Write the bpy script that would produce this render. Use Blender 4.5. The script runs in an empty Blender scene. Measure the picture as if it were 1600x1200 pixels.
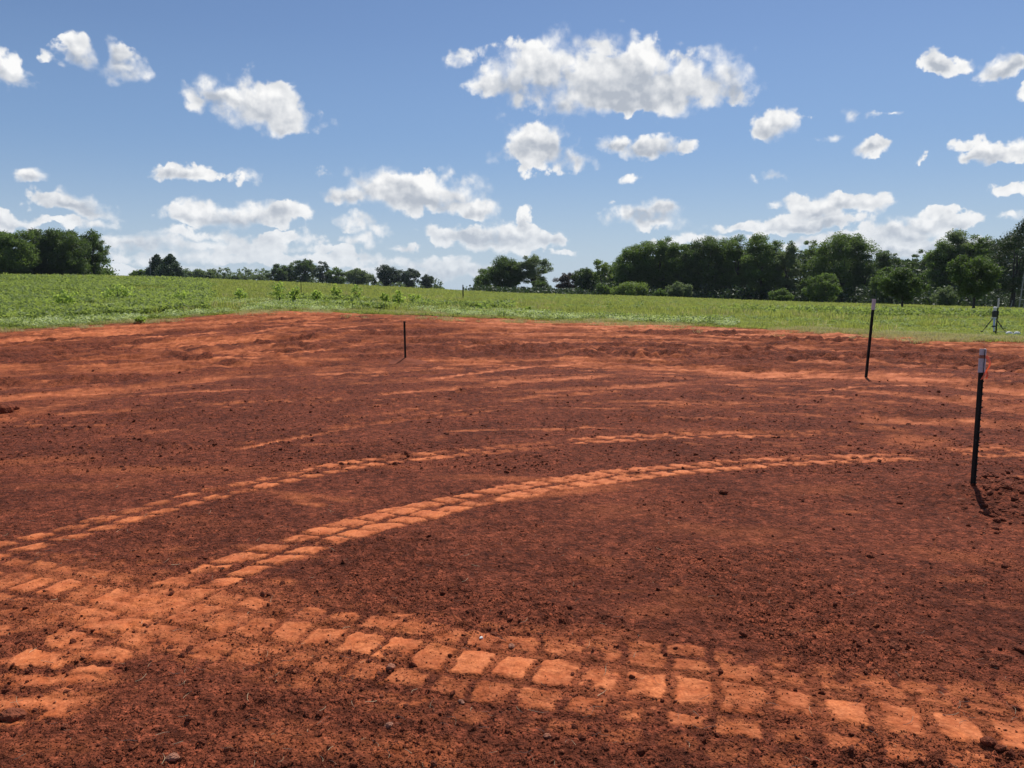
import bpy, math, random
import numpy as np
from mathutils import Vector, Matrix

random.seed(7)
rng = np.random.default_rng(7)
scene = bpy.context.scene
COL = scene.collection
R_ = math.radians

# ------------------------------------------------------------------ camera
F_PX = 1208.0            # focal length for a 1600 px wide picture
PITCH = R_(6.84)
CAM_Z = 1.70
cam_d = bpy.data.cameras.new('camera')
cam = bpy.data.objects.new('camera', cam_d)
COL.objects.link(cam)
cam.location = (0, 0, CAM_Z)
cam.rotation_euler = (R_(90) - PITCH, 0, 0)
cam_d.sensor_width = 36.0
cam_d.lens = 36.0 * F_PX / 1600.0
cam_d.clip_start = 0.05
cam_d.clip_end = 8000
scene.camera = cam

def ray(px, py):
    """unit-forward direction of a pixel of the 1600x1200 photograph"""
    x = (px - 800.0) / F_PX
    v = -(py - 600.0) / F_PX
    return np.array([x, math.cos(PITCH) + v * math.sin(PITCH), -math.sin(PITCH) + v * math.cos(PITCH)])

def az_el(px, py):
    d = ray(px, py)
    return math.atan2(d[0], d[1]), math.atan2(d[2], math.hypot(d[0], d[1]))

def at(px, py, rng_):
    d = ray(px, py)
    h = math.hypot(d[0], d[1])
    return np.array([d[0] / h * rng_, d[1] / h * rng_, CAM_Z + d[2] / h * rng_])

def flat(px, py, z=0.0):
    d = ray(px, py)
    t = (CAM_Z - z) / -d[2]
    return np.array([d[0] * t, d[1] * t])

# ------------------------------------------------------------------ light
SUN_AZ, SUN_EL = R_(24), R_(56)          # azimuth from +Y towards +X
S = Vector((math.sin(SUN_AZ) * math.cos(SUN_EL), math.cos(SUN_AZ) * math.cos(SUN_EL), math.sin(SUN_EL)))
sun_d = bpy.data.lights.new('sun', 'SUN')
sun_d.energy = 4.7
sun_d.angle = R_(0.53)
sun_d.color = (1.0, 0.955, 0.88)
sun = bpy.data.objects.new('sun', sun_d)
COL.objects.link(sun)
sun.rotation_euler = S.to_track_quat('Z', 'Y').to_euler()

scene.view_settings.view_transform = 'Standard'
scene.view_settings.look = 'None'
scene.view_settings.gamma = 1.0
scene.view_settings.use_curve_mapping = False
scene.view_settings.exposure = 0.0
scene.render.engine = 'CYCLES'
scene.cycles.max_bounces = 6
scene.cycles.transparent_max_bounces = 4
scene.cycles.diffuse_bounces = 3
scene.cycles.use_denoising = True
scene.cycles.denoising_prefilter = 'ACCURATE'

# ------------------------------------------------------------------ node helpers
class NT:
    def __init__(self, tree):
        self.t = tree
    def n(self, typ, **kw):
        nd = self.t.nodes.new(typ)
        for k, v in kw.items():
            if k == 'inp':
                for kk, vv in v.items():
                    self.set(nd, kk, vv)
            else:
                setattr(nd, k, v)
        return nd
    def set(self, nd, key, val):
        sock = nd.inputs[key]
        if isinstance(val, bpy.types.NodeSocket):
            self.t.links.new(val, sock)
        else:
            sock.default_value = val
    def m(self, op, a, b=None, c=None, clamp=False):
        nd = self.t.nodes.new('ShaderNodeMath'); nd.operation = op; nd.use_clamp = clamp
        self.set(nd, 0, a)
        if b is not None: self.set(nd, 1, b)
        if c is not None: self.set(nd, 2, c)
        return nd.outputs[0]
    def v(self, op, a, b=None, out=0):
        nd = self.t.nodes.new('ShaderNodeVectorMath'); nd.operation = op
        self.set(nd, 0, a)
        if b is not None:
            if op == 'SCALE': self.set(nd, 'Scale', b)
            else: self.set(nd, 1, b)
        return nd.outputs[out]
    def mix(self, fac, a, b, blend='MIX'):
        nd = self.t.nodes.new('ShaderNodeMix'); nd.data_type = 'RGBA'; nd.blend_type = blend
        self.set(nd, 0, fac); self.set(nd, 6, a); self.set(nd, 7, b)
        return nd.outputs[2]
    def ramp(self, fac, lo, hi, a=0.0, b=1.0, smooth=True):
        nd = self.t.nodes.new('ShaderNodeMapRange')
        nd.interpolation_type = 'SMOOTHSTEP' if smooth else 'LINEAR'
        self.set(nd, 0, fac); self.set(nd, 1, lo); self.set(nd, 2, hi); self.set(nd, 3, a); self.set(nd, 4, b)
        return nd.outputs[0]
    def noise(self, vec, scale, detail=3.0, rough=0.55, dist=0.0, out=0):
        nd = self.t.nodes.new('ShaderNodeTexNoise')
        self.set(nd, 'Vector', vec); self.set(nd, 'Scale', scale); self.set(nd, 'Detail', detail)
        self.set(nd, 'Roughness', rough); self.set(nd, 'Distortion', dist)
        return nd.outputs[out]

def rgb(r, g, b): return (r, g, b, 1.0)

# ------------------------------------------------------------------ world: sky with fair weather clouds
world = bpy.data.worlds.new('World')
scene.world = world
world.use_nodes = True
wt = world.node_tree
wt.nodes.clear()
W = NT(wt)
tc = W.n('ShaderNodeTexCoord')
dirv = W.v('NORMALIZE', tc.outputs['Generated'])
sx = W.n('ShaderNodeSeparateXYZ', inp={0: dirv})
zc = W.m('MAXIMUM', sx.outputs[2], 0.012)
skyv = W.n('ShaderNodeCombineXYZ', inp={0: sx.outputs[0], 1: sx.outputs[1], 2: zc}).outputs[0]
sky = W.n('ShaderNodeTexSky')
sky.sky_type = 'NISHITA'
sky.sun_disc = False
sky.sun_elevation = SUN_EL
sky.sun_rotation = SUN_AZ
sky.altitude = 200
sky.air_density = 1.0
sky.dust_density = 0.2
sky.ozone_density = 1.6
wt.links.new(skyv, sky.inputs[0])
az = W.m('ARCTAN2', sx.outputs[0], sx.outputs[1])
hyp = W.m('SQRT', W.m('SUBTRACT', 1.0, W.m('MULTIPLY', sx.outputs[2], sx.outputs[2])))
el = W.m('ARCTAN2', sx.outputs[2], hyp)
ae = W.n('ShaderNodeCombineXYZ', inp={0: az, 1: el}).outputs[0]

FB_SCALE = 44.0
SKY_TINT = (0.72, 0.775, 0.89)
# each cloud is a handful of puffs: direction (from where it stands in the sky) and angular size
PUFFS = [
 (800,120,62,48),(770,122,30,22),(862,106,66,50),(930,118,90,60),(996,98,62,44),(1040,132,92,46),(1132,122,50,40),(905,152,80,30),(975,155,95,26),(1075,92,42,13),
 (845,240,74,34),(832,222,42,28),(862,225,35,26),(898,244,26,17),
 (1012,231,62,22),(962,222,34,15),(1038,232,42,22),
 (400,165,86,42),(352,152,56,22),(436,182,66,30),(305,148,26,13),(440,196,40,16),
 (190,108,40,24),(180,88,22,20),(122,82,20,24),(84,98,18,12),(226,122,20,9),
 (12,108,42,30),(717,84,26,13),(1206,196,38,24),(1236,182,28,9),(1367,232,26,16),
 (1332,177,20,12),(1362,180,22,6),(1403,175,13,6),(1302,216,20,8),
 (1463,100,24,15),(1492,95,36,7),(1562,104,36,19),(1596,140,18,9),
 (1548,240,48,17),(1598,234,40,20),(1508,224,20,9),(1450,245,13,7),
 (1206,276,26,9),(1174,285,13,7),(1572,299,32,10),(1586,337,34,11),
 (55,281,25,15),(278,272,54,15),(320,277,28,14),(378,277,30,12),
 (600,292,72,34),(648,304,90,32),(700,302,62,32),(745,324,36,18),(548,306,40,22),(513,268,17,9),
 (112,318,62,19),(142,332,38,14),(372,336,108,20),(300,338,52,16),(432,330,50,18),(340,326,50,12),
 (14,346,36,16),(90,352,48,10),(140,350,44,10),(210,378,60,15),(330,368,110,12),(330,385,190,14),(430,372,60,12),
 (560,352,50,14),(590,362,24,10),(565,376,40,14),(520,390,34,8),
 (740,366,92,18),(800,362,60,22),(822,340,14,16),(860,368,38,17),(780,384,80,14),(633,388,28,8),
 (980,284,22,7),(1000,334,58,15),(1035,330,34,16),(1030,346,50,14),(953,320,10,5),
 (1296,322,92,16),(1262,314,50,14),(1352,326,44,10),(1205,320,22,9),(1180,352,84,12),(1260,346,90,16),
 (1450,346,56,16),(1410,362,76,18),(1480,350,46,16),
 (520,404,110,10),(620,412,130,13),(700,428,130,16),(350,404,180,14),(250,425,120,12),(1100,374,80,12),(1420,386,130,16),(1300,378,120,14),(560,436,160,10),(880,392,20,6),
]
warp = W.noise(dirv, 14.0, 2.0, 0.5, out=1)
warp2 = W.noise(dirv, 46.0, 3.0, 0.6, out=1)
wv = W.v('ADD', W.v('SCALE', W.v('SUBTRACT', warp, (0.5, 0.5, 0.5)), 0.034),
         W.v('SCALE', W.v('SUBTRACT', warp2, (0.5, 0.5, 0.5)), 0.026))
q = W.v('ADD', ae, wv)
gen = W.noise(dirv, 7.0, 5.0, 0.55)
outm = W.m('MAXIMUM', W.ramp(W.m('ABSOLUTE', az), 0.66, 0.80), W.ramp(el, 0.42, 0.55))
genf = W.m('ADD', W.m('MULTIPLY', W.m('SUBTRACT', gen, 0.575), 5.0), W.m('MULTIPLY', W.m('SUBTRACT', outm, 1.0), 4.0))
genf = W.m('MINIMUM', genf, 0.8)
fb = W.noise(dirv, FB_SCALE, 8.0, 0.62, 0.25)
def voro(scale):
    vn = W.n('ShaderNodeTexVoronoi', feature='SMOOTH_F1', inp={'Vector': W.v('ADD', dirv, W.v('SCALE', warp2, 0.012)), 'Scale': scale, 'Smoothness': 0.35})
    return vn.outputs['Distance']
vo = W.m('ADD', W.m('MULTIPLY', voro(42.0), 0.65), W.m('MULTIPLY', voro(96.0), 0.35))
fbc = W.m('ADD', W.m('MULTIPLY', W.m('SUBTRACT', fb, 0.50), 0.88), W.m('MULTIPLY', W.m('SUBTRACT', 0.44, vo), 0.62))
wisp = W.noise(dirv, 18.0, 2.0, 0.5)
soft = W.ramp(wisp, 0.38, 0.66, 0.24, 0.95)
b1 = W.noise(dirv, 20.0, 4.0, 0.50)
b2 = W.noise(W.v('ADD', dirv, (0.0045, 0.001, 0.0065)), 20.0, 4.0, 0.50)
bc = W.m('SUBTRACT', b1, 0.5)
rel = W.m('MULTIPLY', W.m('SUBTRACT', b1, b2), 2.4)
low = W.ramp(el, 0.0, 0.13, 1.0, 0.0, smooth=False)
veil = W.ramp(el, 0.0, 0.30, 0.92, 0.0, smooth=False)
skyc = W.v('MULTIPLY', sky.outputs[0], SKY_TINT)
skyc2 = W.mix(veil, skyc, W.mix(W.ramp(el, 0.0, 0.2), rgb(4.9, 6.0, 7.2), rgb(2.25, 3.75, 6.3)))
afade = W.ramp(el, -0.01, 0.10, 0.72, 1.0)

def cloud_sector(puffs):
    """the puffs of one part of the sky, shaded: bright rims, grey in the thick lower middle"""
    F1 = None; F2 = None
    for (cx, cy, rx, ry) in puffs:
        a0, e0 = az_el(cx, cy)
        k = 1.0 / F_PX * math.cos(e0) * math.cos(a0)
        sxx, syy = 1.0 / (rx * 1.10 * k / math.cos(e0)), 1.0 / (ry * 1.12 * k)
        def blob(sx_, sy_, a_, e_):
            mp = wt.nodes.new('ShaderNodeMapping'); mp.vector_type = 'POINT'
            W.set(mp, 0, q)
            mp.inputs['Location'].default_value = (-a_ * sx_, -e_ * sy_, 0)
            mp.inputs['Scale'].default_value = (sx_, sy_, 0)
            return W.v('LENGTH', mp.outputs[0], out=1)
        d = blob(sxx, syy, a0, e0)
        if ry < 14 and cy < 350: d = W.m('MULTIPLY_ADD', d, 0.55, 0.47)
        F1 = d if F1 is None else W.n('ShaderNodeMath', operation='SMOOTH_MIN', inp={0: F1, 1: d, 2: 0.25}).outputs[0]
        if ry >= 15:
            d2 = blob(sxx * 1.12, syy * 1.5, a0 - 0.05 / sxx, e0 - 0.36 / syy)
            F2 = d2 if F2 is None else W.n('ShaderNodeMath', operation='SMOOTH_MIN', inp={0: F2, 1: d2, 2: 0.3}).outputs[0]
    F1 = W.m('SUBTRACT', 1.0, F1) if F1 is not None else -3.0
    F1 = W.m('MAXIMUM', F1, genf)
    F1n = W.m('ADD', F1, W.m('MULTIPLY', fbc, 1.25))
    alpha = W.ramp(F1n, 0.0, soft)
    thick = W.ramp(F1, 0.0, 0.7)
    if F2 is not None:
        F2 = W.m('ADD', W.m('SUBTRACT', 1.0, F2), W.m('MULTIPLY', bc, 0.9))
        grey = W.m('MULTIPLY', W.ramp(F2, -0.1, 0.85), thick)
    else:
        grey = W.m('MULTIPLY', W.ramp(F1n, 0.35, 1.0), 0.7)
    lum = W.m('ADD', W.m('SUBTRACT', 0.93, W.m('MULTIPLY', grey, 0.40)), W.m('MULTIPLY', W.m('ADD', rel, W.m('MULTIPLY', W.m('SUBTRACT', 0.42, vo), 0.22)), W.m('ADD', 0.35, W.m('MULTIPLY', thick, 0.65))))
    lum = W.m('MINIMUM', W.m('MAXIMUM', lum, 0.40), 1.05)
    cloud_c = W.mix(W.ramp(lum, 0.38, 1.02, smooth=False), rgb(0.44, 0.485, 0.56), rgb(0.98, 0.98, 0.975))
    lowc = W.mix(W.m('MULTIPLY', low, 0.45), cloud_c, rgb(0.60, 0.68, 0.78))
    tot = W.mix(W.m('MULTIPLY', alpha, afade), skyc2, W.v('SCALE', lowc, 10.0))
    return W.n('ShaderNodeBackground', inp={0: tot, 1: 0.1}).outputs[0]

def extent(p):
    a0 = az_el(p[0], p[1])[0]; w = p[2] * 1.1 / F_PX * math.cos(a0) * 1.9 + 0.03
    return a0 - w, a0 + w
bounds = [-0.72, -0.47, -0.33, -0.19, -0.04, 0.10, 0.24, 0.40, 0.72]
shader = cloud_sector([])
for lo, hi in zip(bounds[:-1], bounds[1:]):
    ps = [p for p in PUFFS if extent(p)[1] > lo and extent(p)[0] < hi]
    sh = cloud_sector(ps)
    inside = W.m('MULTIPLY', W.m('MULTIPLY', W.m('GREATER_THAN', az, lo), W.m('LESS_THAN', az, hi)), W.m('LESS_THAN', el, 0.50))
    mx = W.n('ShaderNodeMixShader', inp={0: inside})
    wt.links.new(shader, mx.inputs[1]); wt.links.new(sh, mx.inputs[2])
    shader = mx.outputs[0]
    print('sector', lo, len(ps))
wo = W.n('ShaderNodeOutputWorld')
wt.links.new(shader, wo.inputs[0])
world.cycles.sampling_method = 'MANUAL'
world.cycles.sample_map_resolution = 512

# ------------------------------------------------------------------ numpy noise
_perm = rng.permutation(4096)
_val = rng.random(4096)
def vnoise(x, y):
    xi = np.floor(x).astype(np.int64); yi = np.floor(y).astype(np.int64)
    fx = x - xi; fy = y - yi
    fx = fx * fx * (3 - 2 * fx); fy = fy * fy * (3 - 2 * fy)
    def h(a, b): return _val[(_perm[(a & 4095)] + b * 57) & 4095]
    v00 = h(xi, yi); v10 = h(xi + 1, yi); v01 = h(xi, yi + 1); v11 = h(xi + 1, yi + 1)
    return (v00 * (1 - fx) + v10 * fx) * (1 - fy) + (v01 * (1 - fx) + v11 * fx) * fy
def fbm(x, y, oct_=4, gain=0.5):
    s = 0; a = 1; t = 0
    for k in range(oct_):
        s = s + a * vnoise(x * 2 ** k + 17.3 * k, y * 2 ** k - 9.1 * k); t += a; a *= gain
        x, y = x * 0.96 + y * 0.28, y * 0.96 - x * 0.28
    return s / t
def sstep(a, b, x):
    t = np.clip((x - a) / (b - a), 0, 1); return t * t * (3 - 2 * t)

# ------------------------------------------------------------------ terrain
# at each bearing: (pixel row, range in metres) seen on the ground, so z follows from the line of sight
PROF = {
    0:    [(515, 30), (492, 38), (465, 60), (449, 80), (431, 105), (432, 170), (436, 300), (450, 900)],
    200:  [(503, 31), (484, 39), (462, 60), (447, 80), (433, 108), (434, 170), (437, 300), (450, 900)],
    430:  [(520, 25), (485, 33), (468, 45), (455, 70), (441, 120), (442, 200), (443, 360), (452, 900)],
    632:  [(531, 24), (491, 32), (474, 45), (462, 70), (450, 125), (451, 200), (450, 380), (454, 900)],
    800:  [(533, 24), (497.5, 31), (481, 42), (470, 65), (459.5, 120), (460.5, 170), (459, 380), (455, 900)],
    1000: [(535, 23.5), (505.5, 29), (488, 40), (476, 60), (464.5, 105), (465, 170), (462, 380), (456, 900)],
    1200: [(542, 22.5), (514, 27), (496, 37), (484, 58), (472.5, 110), (473, 170), (466, 380), (456, 900)],
    1400: [(553, 20.5), (525, 25.5), (508, 34), (490, 58), (478, 105), (478.5, 150), (468, 380), (456, 900)],
    1600: [(563, 19.5), (533, 24), (517, 31), (495, 58), (484.5, 95), (484.5, 150), (470, 380), (456, 900)],
}
RK = np.concatenate([np.linspace(0, 20, 41), np.geomspace(20.6, 1500, 160)])
_th, _tab = [], []
for px, pr in sorted(PROF.items()):
    d = ray(px, 500); _th.append(math.atan2(d[0], d[1]))
    rr = [0, 8, 13.0 if px < 1300 else 10.0]; zz = [0, 0, 0.0]
    if px >= 1300: rr.append(14.0); zz.append(0.14)
    else: rr.append(17.0); zz.append(0.0 if px > 300 else -0.03)
    for py, r in pr:
        rr.append(r); zz.append(at(px, py, r)[2])
    rr.append(1500); zz.append(zz[-1] - 1.0)
    _tab.append(np.interp(RK, rr, zz))
_tab = np.array(_tab)
TH = np.linspace(-math.pi, math.pi, 721)
TAB = np.array([np.interp(TH, _th, _tab[:, k]) for k in range(len(RK))]).T
mean_edge = 0.5 * (_tab[0] + _tab[-1])
wgt = sstep(R_(60), R_(150), np.abs(TH))[:, None]
TAB = TAB * (1 - wgt) + mean_edge[None, :] * wgt
ker = np.exp(-0.5 * (np.arange(-9, 10) / 3.5) ** 2); ker /= ker.sum()
for k in range(TAB.shape[1]):
    ext = np.concatenate([TAB[-10:-1, k], TAB[:, k], TAB[1:10, k]])
    TAB[:, k] = np.convolve(ext, ker, 'valid')
ker2 = np.array([0.25, 0.5, 0.25])
for _ in range(3):
    pad = np.pad(TAB, ((0, 0), (1, 1)), 'edge')
    TAB = pad[:, :-2] * 0.25 + pad[:, 1:-1] * 0.5 + pad[:, 2:] * 0.25

def terrain(x, y):
    x = np.asarray(x, float); y = np.asarray(y, float)
    r = np.hypot(x, y); t = np.arctan2(x, y)
    ti = (t + math.pi) / (2 * math.pi) * 720
    i0 = np.clip(np.floor(ti).astype(int), 0, 719); ft = ti - i0
    ri = np.interp(r, RK, np.arange(len(RK)))
    j0 = np.clip(np.floor(ri).astype(int), 0, len(RK) - 2); fr = ri - j0
    z = (TAB[i0, j0] * (1 - ft) + TAB[i0 + 1, j0] * ft) * (1 - fr) + (TAB[i0, j0 + 1] * (1 - ft) + TAB[i0 + 1, j0 + 1] * ft) * fr
    z = z + 0.10 * (fbm(x * 0.16, y * 0.16, 2) - 0.5) * sstep(7, 16, r) * (1 - sstep(60, 100, r))
    return z
def tz(x, y): return float(terrain(np.array([x]), np.array([y]))[0])

EDGE = [(-300, 523, 29), (0, 515.5, 30), (100, 511, 30), (200, 503, 31), (300, 494, 32), (430, 485, 33), (560, 486, 32.5), (700, 493, 31.5), (800, 497.5, 31), (1000, 505.5, 29),
        (1200, 514, 27), (1400, 525, 25.5), (1600, 533, 24), (1800, 541, 23)]
_eth = [math.atan2(ray(e[0], e[1])[0], ray(e[0], e[1])[1]) for e in EDGE]
_er = [e[2] for e in EDGE]
def r_edge(th):
    th = np.asarray(th, float)
    b = np.interp(th, _eth, _er)
    return b + 0.9 * (fbm(th * 22 + 3, th * 0 + 1.7, 3) - 0.5) + 0.5 * (fbm(th * 150, th * 0 + 8.7, 2) - 0.5)

# ------------------------------------------------------------------ wheel prints, rastered onto the ground
RX0, RY0, RS, RW, RH = -8.0, 1.2, 0.008, 2100, 1400      # metres, cell size
PACK = np.zeros((RH, RW), np.float32)
HGT = np.zeros((RH, RW), np.float32)
def pad_print(x, y, ang, a, b, s=1.0, h=0.008, groove=0.012, soft=0.022, shear=0.0):
    """one lug print: compacted block a x b (half sizes) with a loosened rim"""
    rad = max(a, b) * 1.9 + 0.05
    i0 = int((x - rad - RX0) / RS); i1 = int((x + rad - RX0) / RS) + 1
    j0 = int((y - rad - RY0) / RS); j1 = int((y + rad - RY0) / RS) + 1
    i0 = max(i0, 0); j0 = max(j0, 0); i1 = min(i1, RW); j1 = min(j1, RH)
    if i1 - i0 < 2 or j1 - j0 < 2: return
    gx, gy = np.meshgrid(RX0 + np.arange(i0, i1) * RS, RY0 + np.arange(j0, j1) * RS)
    wx = (fbm(gx * 12 + x * 3, gy * 12, 4, 0.65) - 0.5) * 0.075
    wy = (fbm(gx * 12 + 40, gy * 12 + y * 3, 4, 0.65) - 0.5) * 0.075
    dx = gx - x + wx; dy = gy - y + wy
    c, s_ = math.cos(ang), math.sin(ang)
    lu = dx * c + dy * s_; lv = -dx * s_ + dy * c
    u = np.abs(lu + lv * shear) / a; v = np.abs(lv) / b
    e = (u ** 5 + v ** 5) ** (1 / 5)
    d = (e - 1) * min(a, b)
    core = 1 - sstep(-soft * 0.7, soft * 0.45, d)
    bare = sstep(0.20, 0.42, fbm(gx * 7 + x * 5, gy * 7 - y * 3, 4, 0.6) + 0.10)     # crumbs lie over parts of it
    tone = (0.80 + 0.5 * (fbm(lu * 6 + x, lv * 30, 3) - 0.5)) * (0.35 + 0.65 * bare) * (1 - 0.25 * sstep(0.2, 1.0, -lv / b * 0.5 + 0.5) * random.random())
    PACK[j0:j1, i0:i1] = np.maximum(PACK[j0:j1, i0:i1], np.clip(core * s * tone, 0, 1))
    rim = np.exp(-((d - 0.018) / 0.018) ** 2)
    HGT[j0:j1, i0:i1] += np.where(core > 0.02, (core * h) * s, 0) - rim * groove * s * (1 - core)

def wtrack(pts, sep, pitch, a, b, s=1.0, skew=0.0, drop=0.05, sides=(-1, 1), fade=None, h=0.008, stag=0.5, jit=0.012, shear=0.35):
    """pads in staggered columns along a centre line given as pixels of the photograph"""
    P = [flat(px, py) for px, py in pts]
    P = np.array(P)
    seg = np.hypot(*np.diff(P, axis=0).T); L = np.concatenate([[0], np.cumsum(seg)])
    n = int(L[-1] / pitch)
    for side in sides:
        for k in range(n + 1):
            t = (k + (stag if side > 0 else 0)) * pitch
            if t > L[-1]: continue
            if random.random() < drop: continue
            cx = np.interp(t, L, P[:, 0]); cy = np.interp(t, L, P[:, 1])
            t2 = min(t + 0.05, L[-1]); t1 = t2 - 0.1
            tx = np.interp(t2, L, P[:, 0]) - np.interp(t1, L, P[:, 0]); ty = np.interp(t2, L, P[:, 1]) - np.interp(t1, L, P[:, 1])
            ang = math.atan2(ty, tx)
            nx, ny = -math.sin(ang), math.cos(ang)
            st = s * (0.78 + 0.35 * random.random())
            if fade: st *= np.interp(t / L[-1], [f[0] for f in fade], [f[1] for f in fade])
            pad_print(cx + nx * side * sep + random.gauss(0, jit), cy + ny * side * sep + random.gauss(0, jit),
                      ang + skew * side + random.gauss(0, 0.06), a * random.uniform(0.85, 1.12), b * random.uniform(0.85, 1.12), st, h, shear=shear)

def smear(px, py, w, hgt, s=0.5, ang_px=0.0, h=0.004):
    """rubbed, compacted streak given by its place and size in the photograph"""
    c = flat(px, py)
    e1 = flat(px + w * 0.5 * math.cos(ang_px), py + w * 0.5 * math.sin(ang_px))
    up = flat(px, py - hgt * 0.5); dn = flat(px, py + hgt * 0.5)
    a = math.hypot(*(e1 - c)); b = 0.5 * math.hypot(*(up - dn))
    if b < 0.02: b = 0.02
    pad_print(c[0], c[1], math.atan2(*(e1 - c)[::-1]), a, b * 0.9, s, h, 0.002, soft=min(a, b) * 1.1)

def band(pts, rows, pitch, skew=0.0, gap=0.010, h=0.004, fade=None, seed=0.0, cover=0.30, wob=0.02):
    """tread plates left by a tyre, along a centre line given as pixels of the photograph.
    rows: (inner, outer, stagger, strength) across the band, metres, + is away to the left of travel"""
    P = np.array([flat(px, py) for px, py in pts])
    seg = np.hypot(*np.diff(P, axis=0).T); L = np.concatenate([[0], np.cumsum(seg)])
    # smooth the line
    ts = np.arange(0, L[-1], 0.04)
    cx = np.interp(ts, L, P[:, 0]); cy = np.interp(ts, L, P[:, 1])
    k = np.ones(9) / 9
    cx = np.convolve(np.pad(cx, 4, 'edge'), k, 'valid'); cy = np.convolve(np.pad(cy, 4, 'edge'), k, 'valid')
    wmax = max(max(abs(r_[0]), abs(r_[1])) for r_ in rows) + 0.08
    Dm = np.full((RH, RW), 9.0, np.float32); Sm = np.zeros((RH, RW), np.float32); Tm = np.zeros((RH, RW), np.float32)
    tx = np.gradient(cx); ty = np.gradient(cy); l = np.hypot(tx, ty); tx /= l; ty /= l
    for i in range(len(ts)):
        i0 = max(int((cx[i] - wmax - RX0) / RS), 0); i1 = min(int((cx[i] + wmax - RX0) / RS) + 1, RW)
        j0 = max(int((cy[i] - wmax - RY0) / RS), 0); j1 = min(int((cy[i] + wmax - RY0) / RS) + 1, RH)
        if i1 - i0 < 2 or j1 - j0 < 2: continue
        dx = (RX0 + np.arange(i0, i1) * RS)[None, :] - cx[i]; dy = (RY0 + np.arange(j0, j1) * RS)[:, None] - cy[i]
        d = np.hypot(dx, dy); sub = Dm[j0:j1, i0:i1]; m = d < sub
        sub[m] = d[m]
        Sm[j0:j1, i0:i1][m] = (ts[i] + dx * tx[i] + dy * ty[i])[m]
        Tm[j0:j1, i0:i1][m] = (-dx * ty[i] + dy * tx[i])[m]
    jj, ii = np.nonzero(Dm < wmax)
    S_, T_ = Sm[jj, ii].astype(float), Tm[jj, ii].astype(float)
    gx = RX0 + ii * RS; gy = RY0 + jj * RS
    S_ = S_ + wob * 2 * (fbm(gx * 7 + seed, gy * 7, 4, 0.6) - 0.5) + wob * 1.2 * (fbm(gx * 1.4, gy * 1.4 + seed, 2) - 0.5)
    T_ = T_ + wob * 2 * (fbm(gx * 7, gy * 7 + seed + 5, 4, 0.6) - 0.5)
    along = np.ones_like(S_) if fade is None else np.interp(S_ / L[-1], [f[0] for f in fade], [f[1] for f in fade])
    along = along * sstep(-0.02, 0.05, S_) * sstep(-0.02, 0.05, L[-1] - S_)
    crumb = sstep(cover - 0.10, cover + 0.13, fbm(gx * 5.5 + seed * 3, gy * 5.5, 5, 0.62))
    pk = np.zeros_like(S_); hg = np.zeros_like(S_)
    for (t0, t1, st, strg) in rows:
        tm = 0.5 * (t0 + t1)
        ph = S_ / pitch + st + skew * (T_ - tm) / pitch
        cell = np.floor(ph).astype(int); u = ph - cell
        hsh = _val[(_perm[(cell + int(seed * 7) + int(tm * 1000)) & 4095]) & 4095]
        hs2 = _val[(_perm[(cell * 3 + 11 + int(seed * 7)) & 4095]) & 4095]
        g = gap * (0.5 + 1.3 * hs2)
        d = np.minimum(np.minimum(u, 1 - u) * pitch, np.minimum(T_ - t0, t1 - T_) - 0.02 * (hsh - 0.5))
        d = d + 0.022 * (fbm(gx * 34 + seed, gy * 34, 3) - 0.5)
        plate = sstep(g * 0.5, g * 0.5 + 0.012 + 0.016 * hs2, d)
        streak = 0.80 + 0.75 * (fbm(S_ * 9 + cell * 3.1, T_ * 34, 4) - 0.5) + 0.5 * (fbm(gx * 12, gy * 12 + seed, 3) - 0.5)
        val = plate * streak * (0.72 + 0.36 * hsh) * strg * along * (0.25 + 0.75 * crumb)
        pk = np.maximum(pk, val)
        hg += np.where(d > -0.03, plate * h * strg - (1 - plate) * 0.007 * strg * along * (d > -0.012), 0)
    PACK[jj, ii] = np.maximum(PACK[jj, ii], np.clip(pk, 0, 1))
    HGT[jj, ii] += hg * along

random.seed(11)
# broad faint compaction first
smear(240, 955, 520, 90, 0.34, 0.03); smear(120, 905, 260, 50, 0.34, 0.1); smear(470, 1000, 260, 80, 0.32, 0.15)
smear(760, 1030, 420, 70, 0.36, 0.10); smear(1150, 1075, 460, 80, 0.30, 0.10); smear(1450, 1125, 420, 90, 0.34, 0.1); smear(900, 990, 300, 30, 0.22, 0.06)
smear(230, 735, 420, 16, 0.30, 0.0); smear(60, 720, 220, 14, 0.32, -0.05); smear(560, 728, 300, 9, 0.22, 0.02); smear(120, 760, 260, 12, 0.18, 0.0)
smear(800, 748, 260, 10, 0.34, 0.03); smear(480, 775, 200, 9, 0.30, 0.1); smear(690, 815, 200, 20, 0.12, 0)
smear(880, 770, 260, 14, 0.40, -0.1); smear(1290, 765, 150, 20, 0.22, 0); smear(960, 800, 200, 40, 0.16, 0)
smear(640, 1180, 230, 70, 0.34, 0.1); smear(460, 1160, 200, 50, 0.28, 0.1); smear(80, 1170, 160, 40, 0.22, 0)
smear(1500, 870, 240, 26, 0.22, 0.1); smear(1430, 690, 110, 20, 0.42, 0.1); smear(1380, 672, 100, 8, 0.42, 0.1)
smear(1120, 672, 260, 10, 0.24, 0.02); smear(470, 778, 60, 12, 0.4, 0.1); smear(485, 788, 50, 6, 0.55, 0.12)
for k in range(46):                                     # faint worn patches all over
    px, py = random.uniform(-50, 1650), random.uniform(740, 1180)
    smear(px, py, random.uniform(60, 260), random.uniform(8, 34), random.uniform(0.07, 0.20), random.uniform(-0.1, 0.15), h=0.002)
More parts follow.
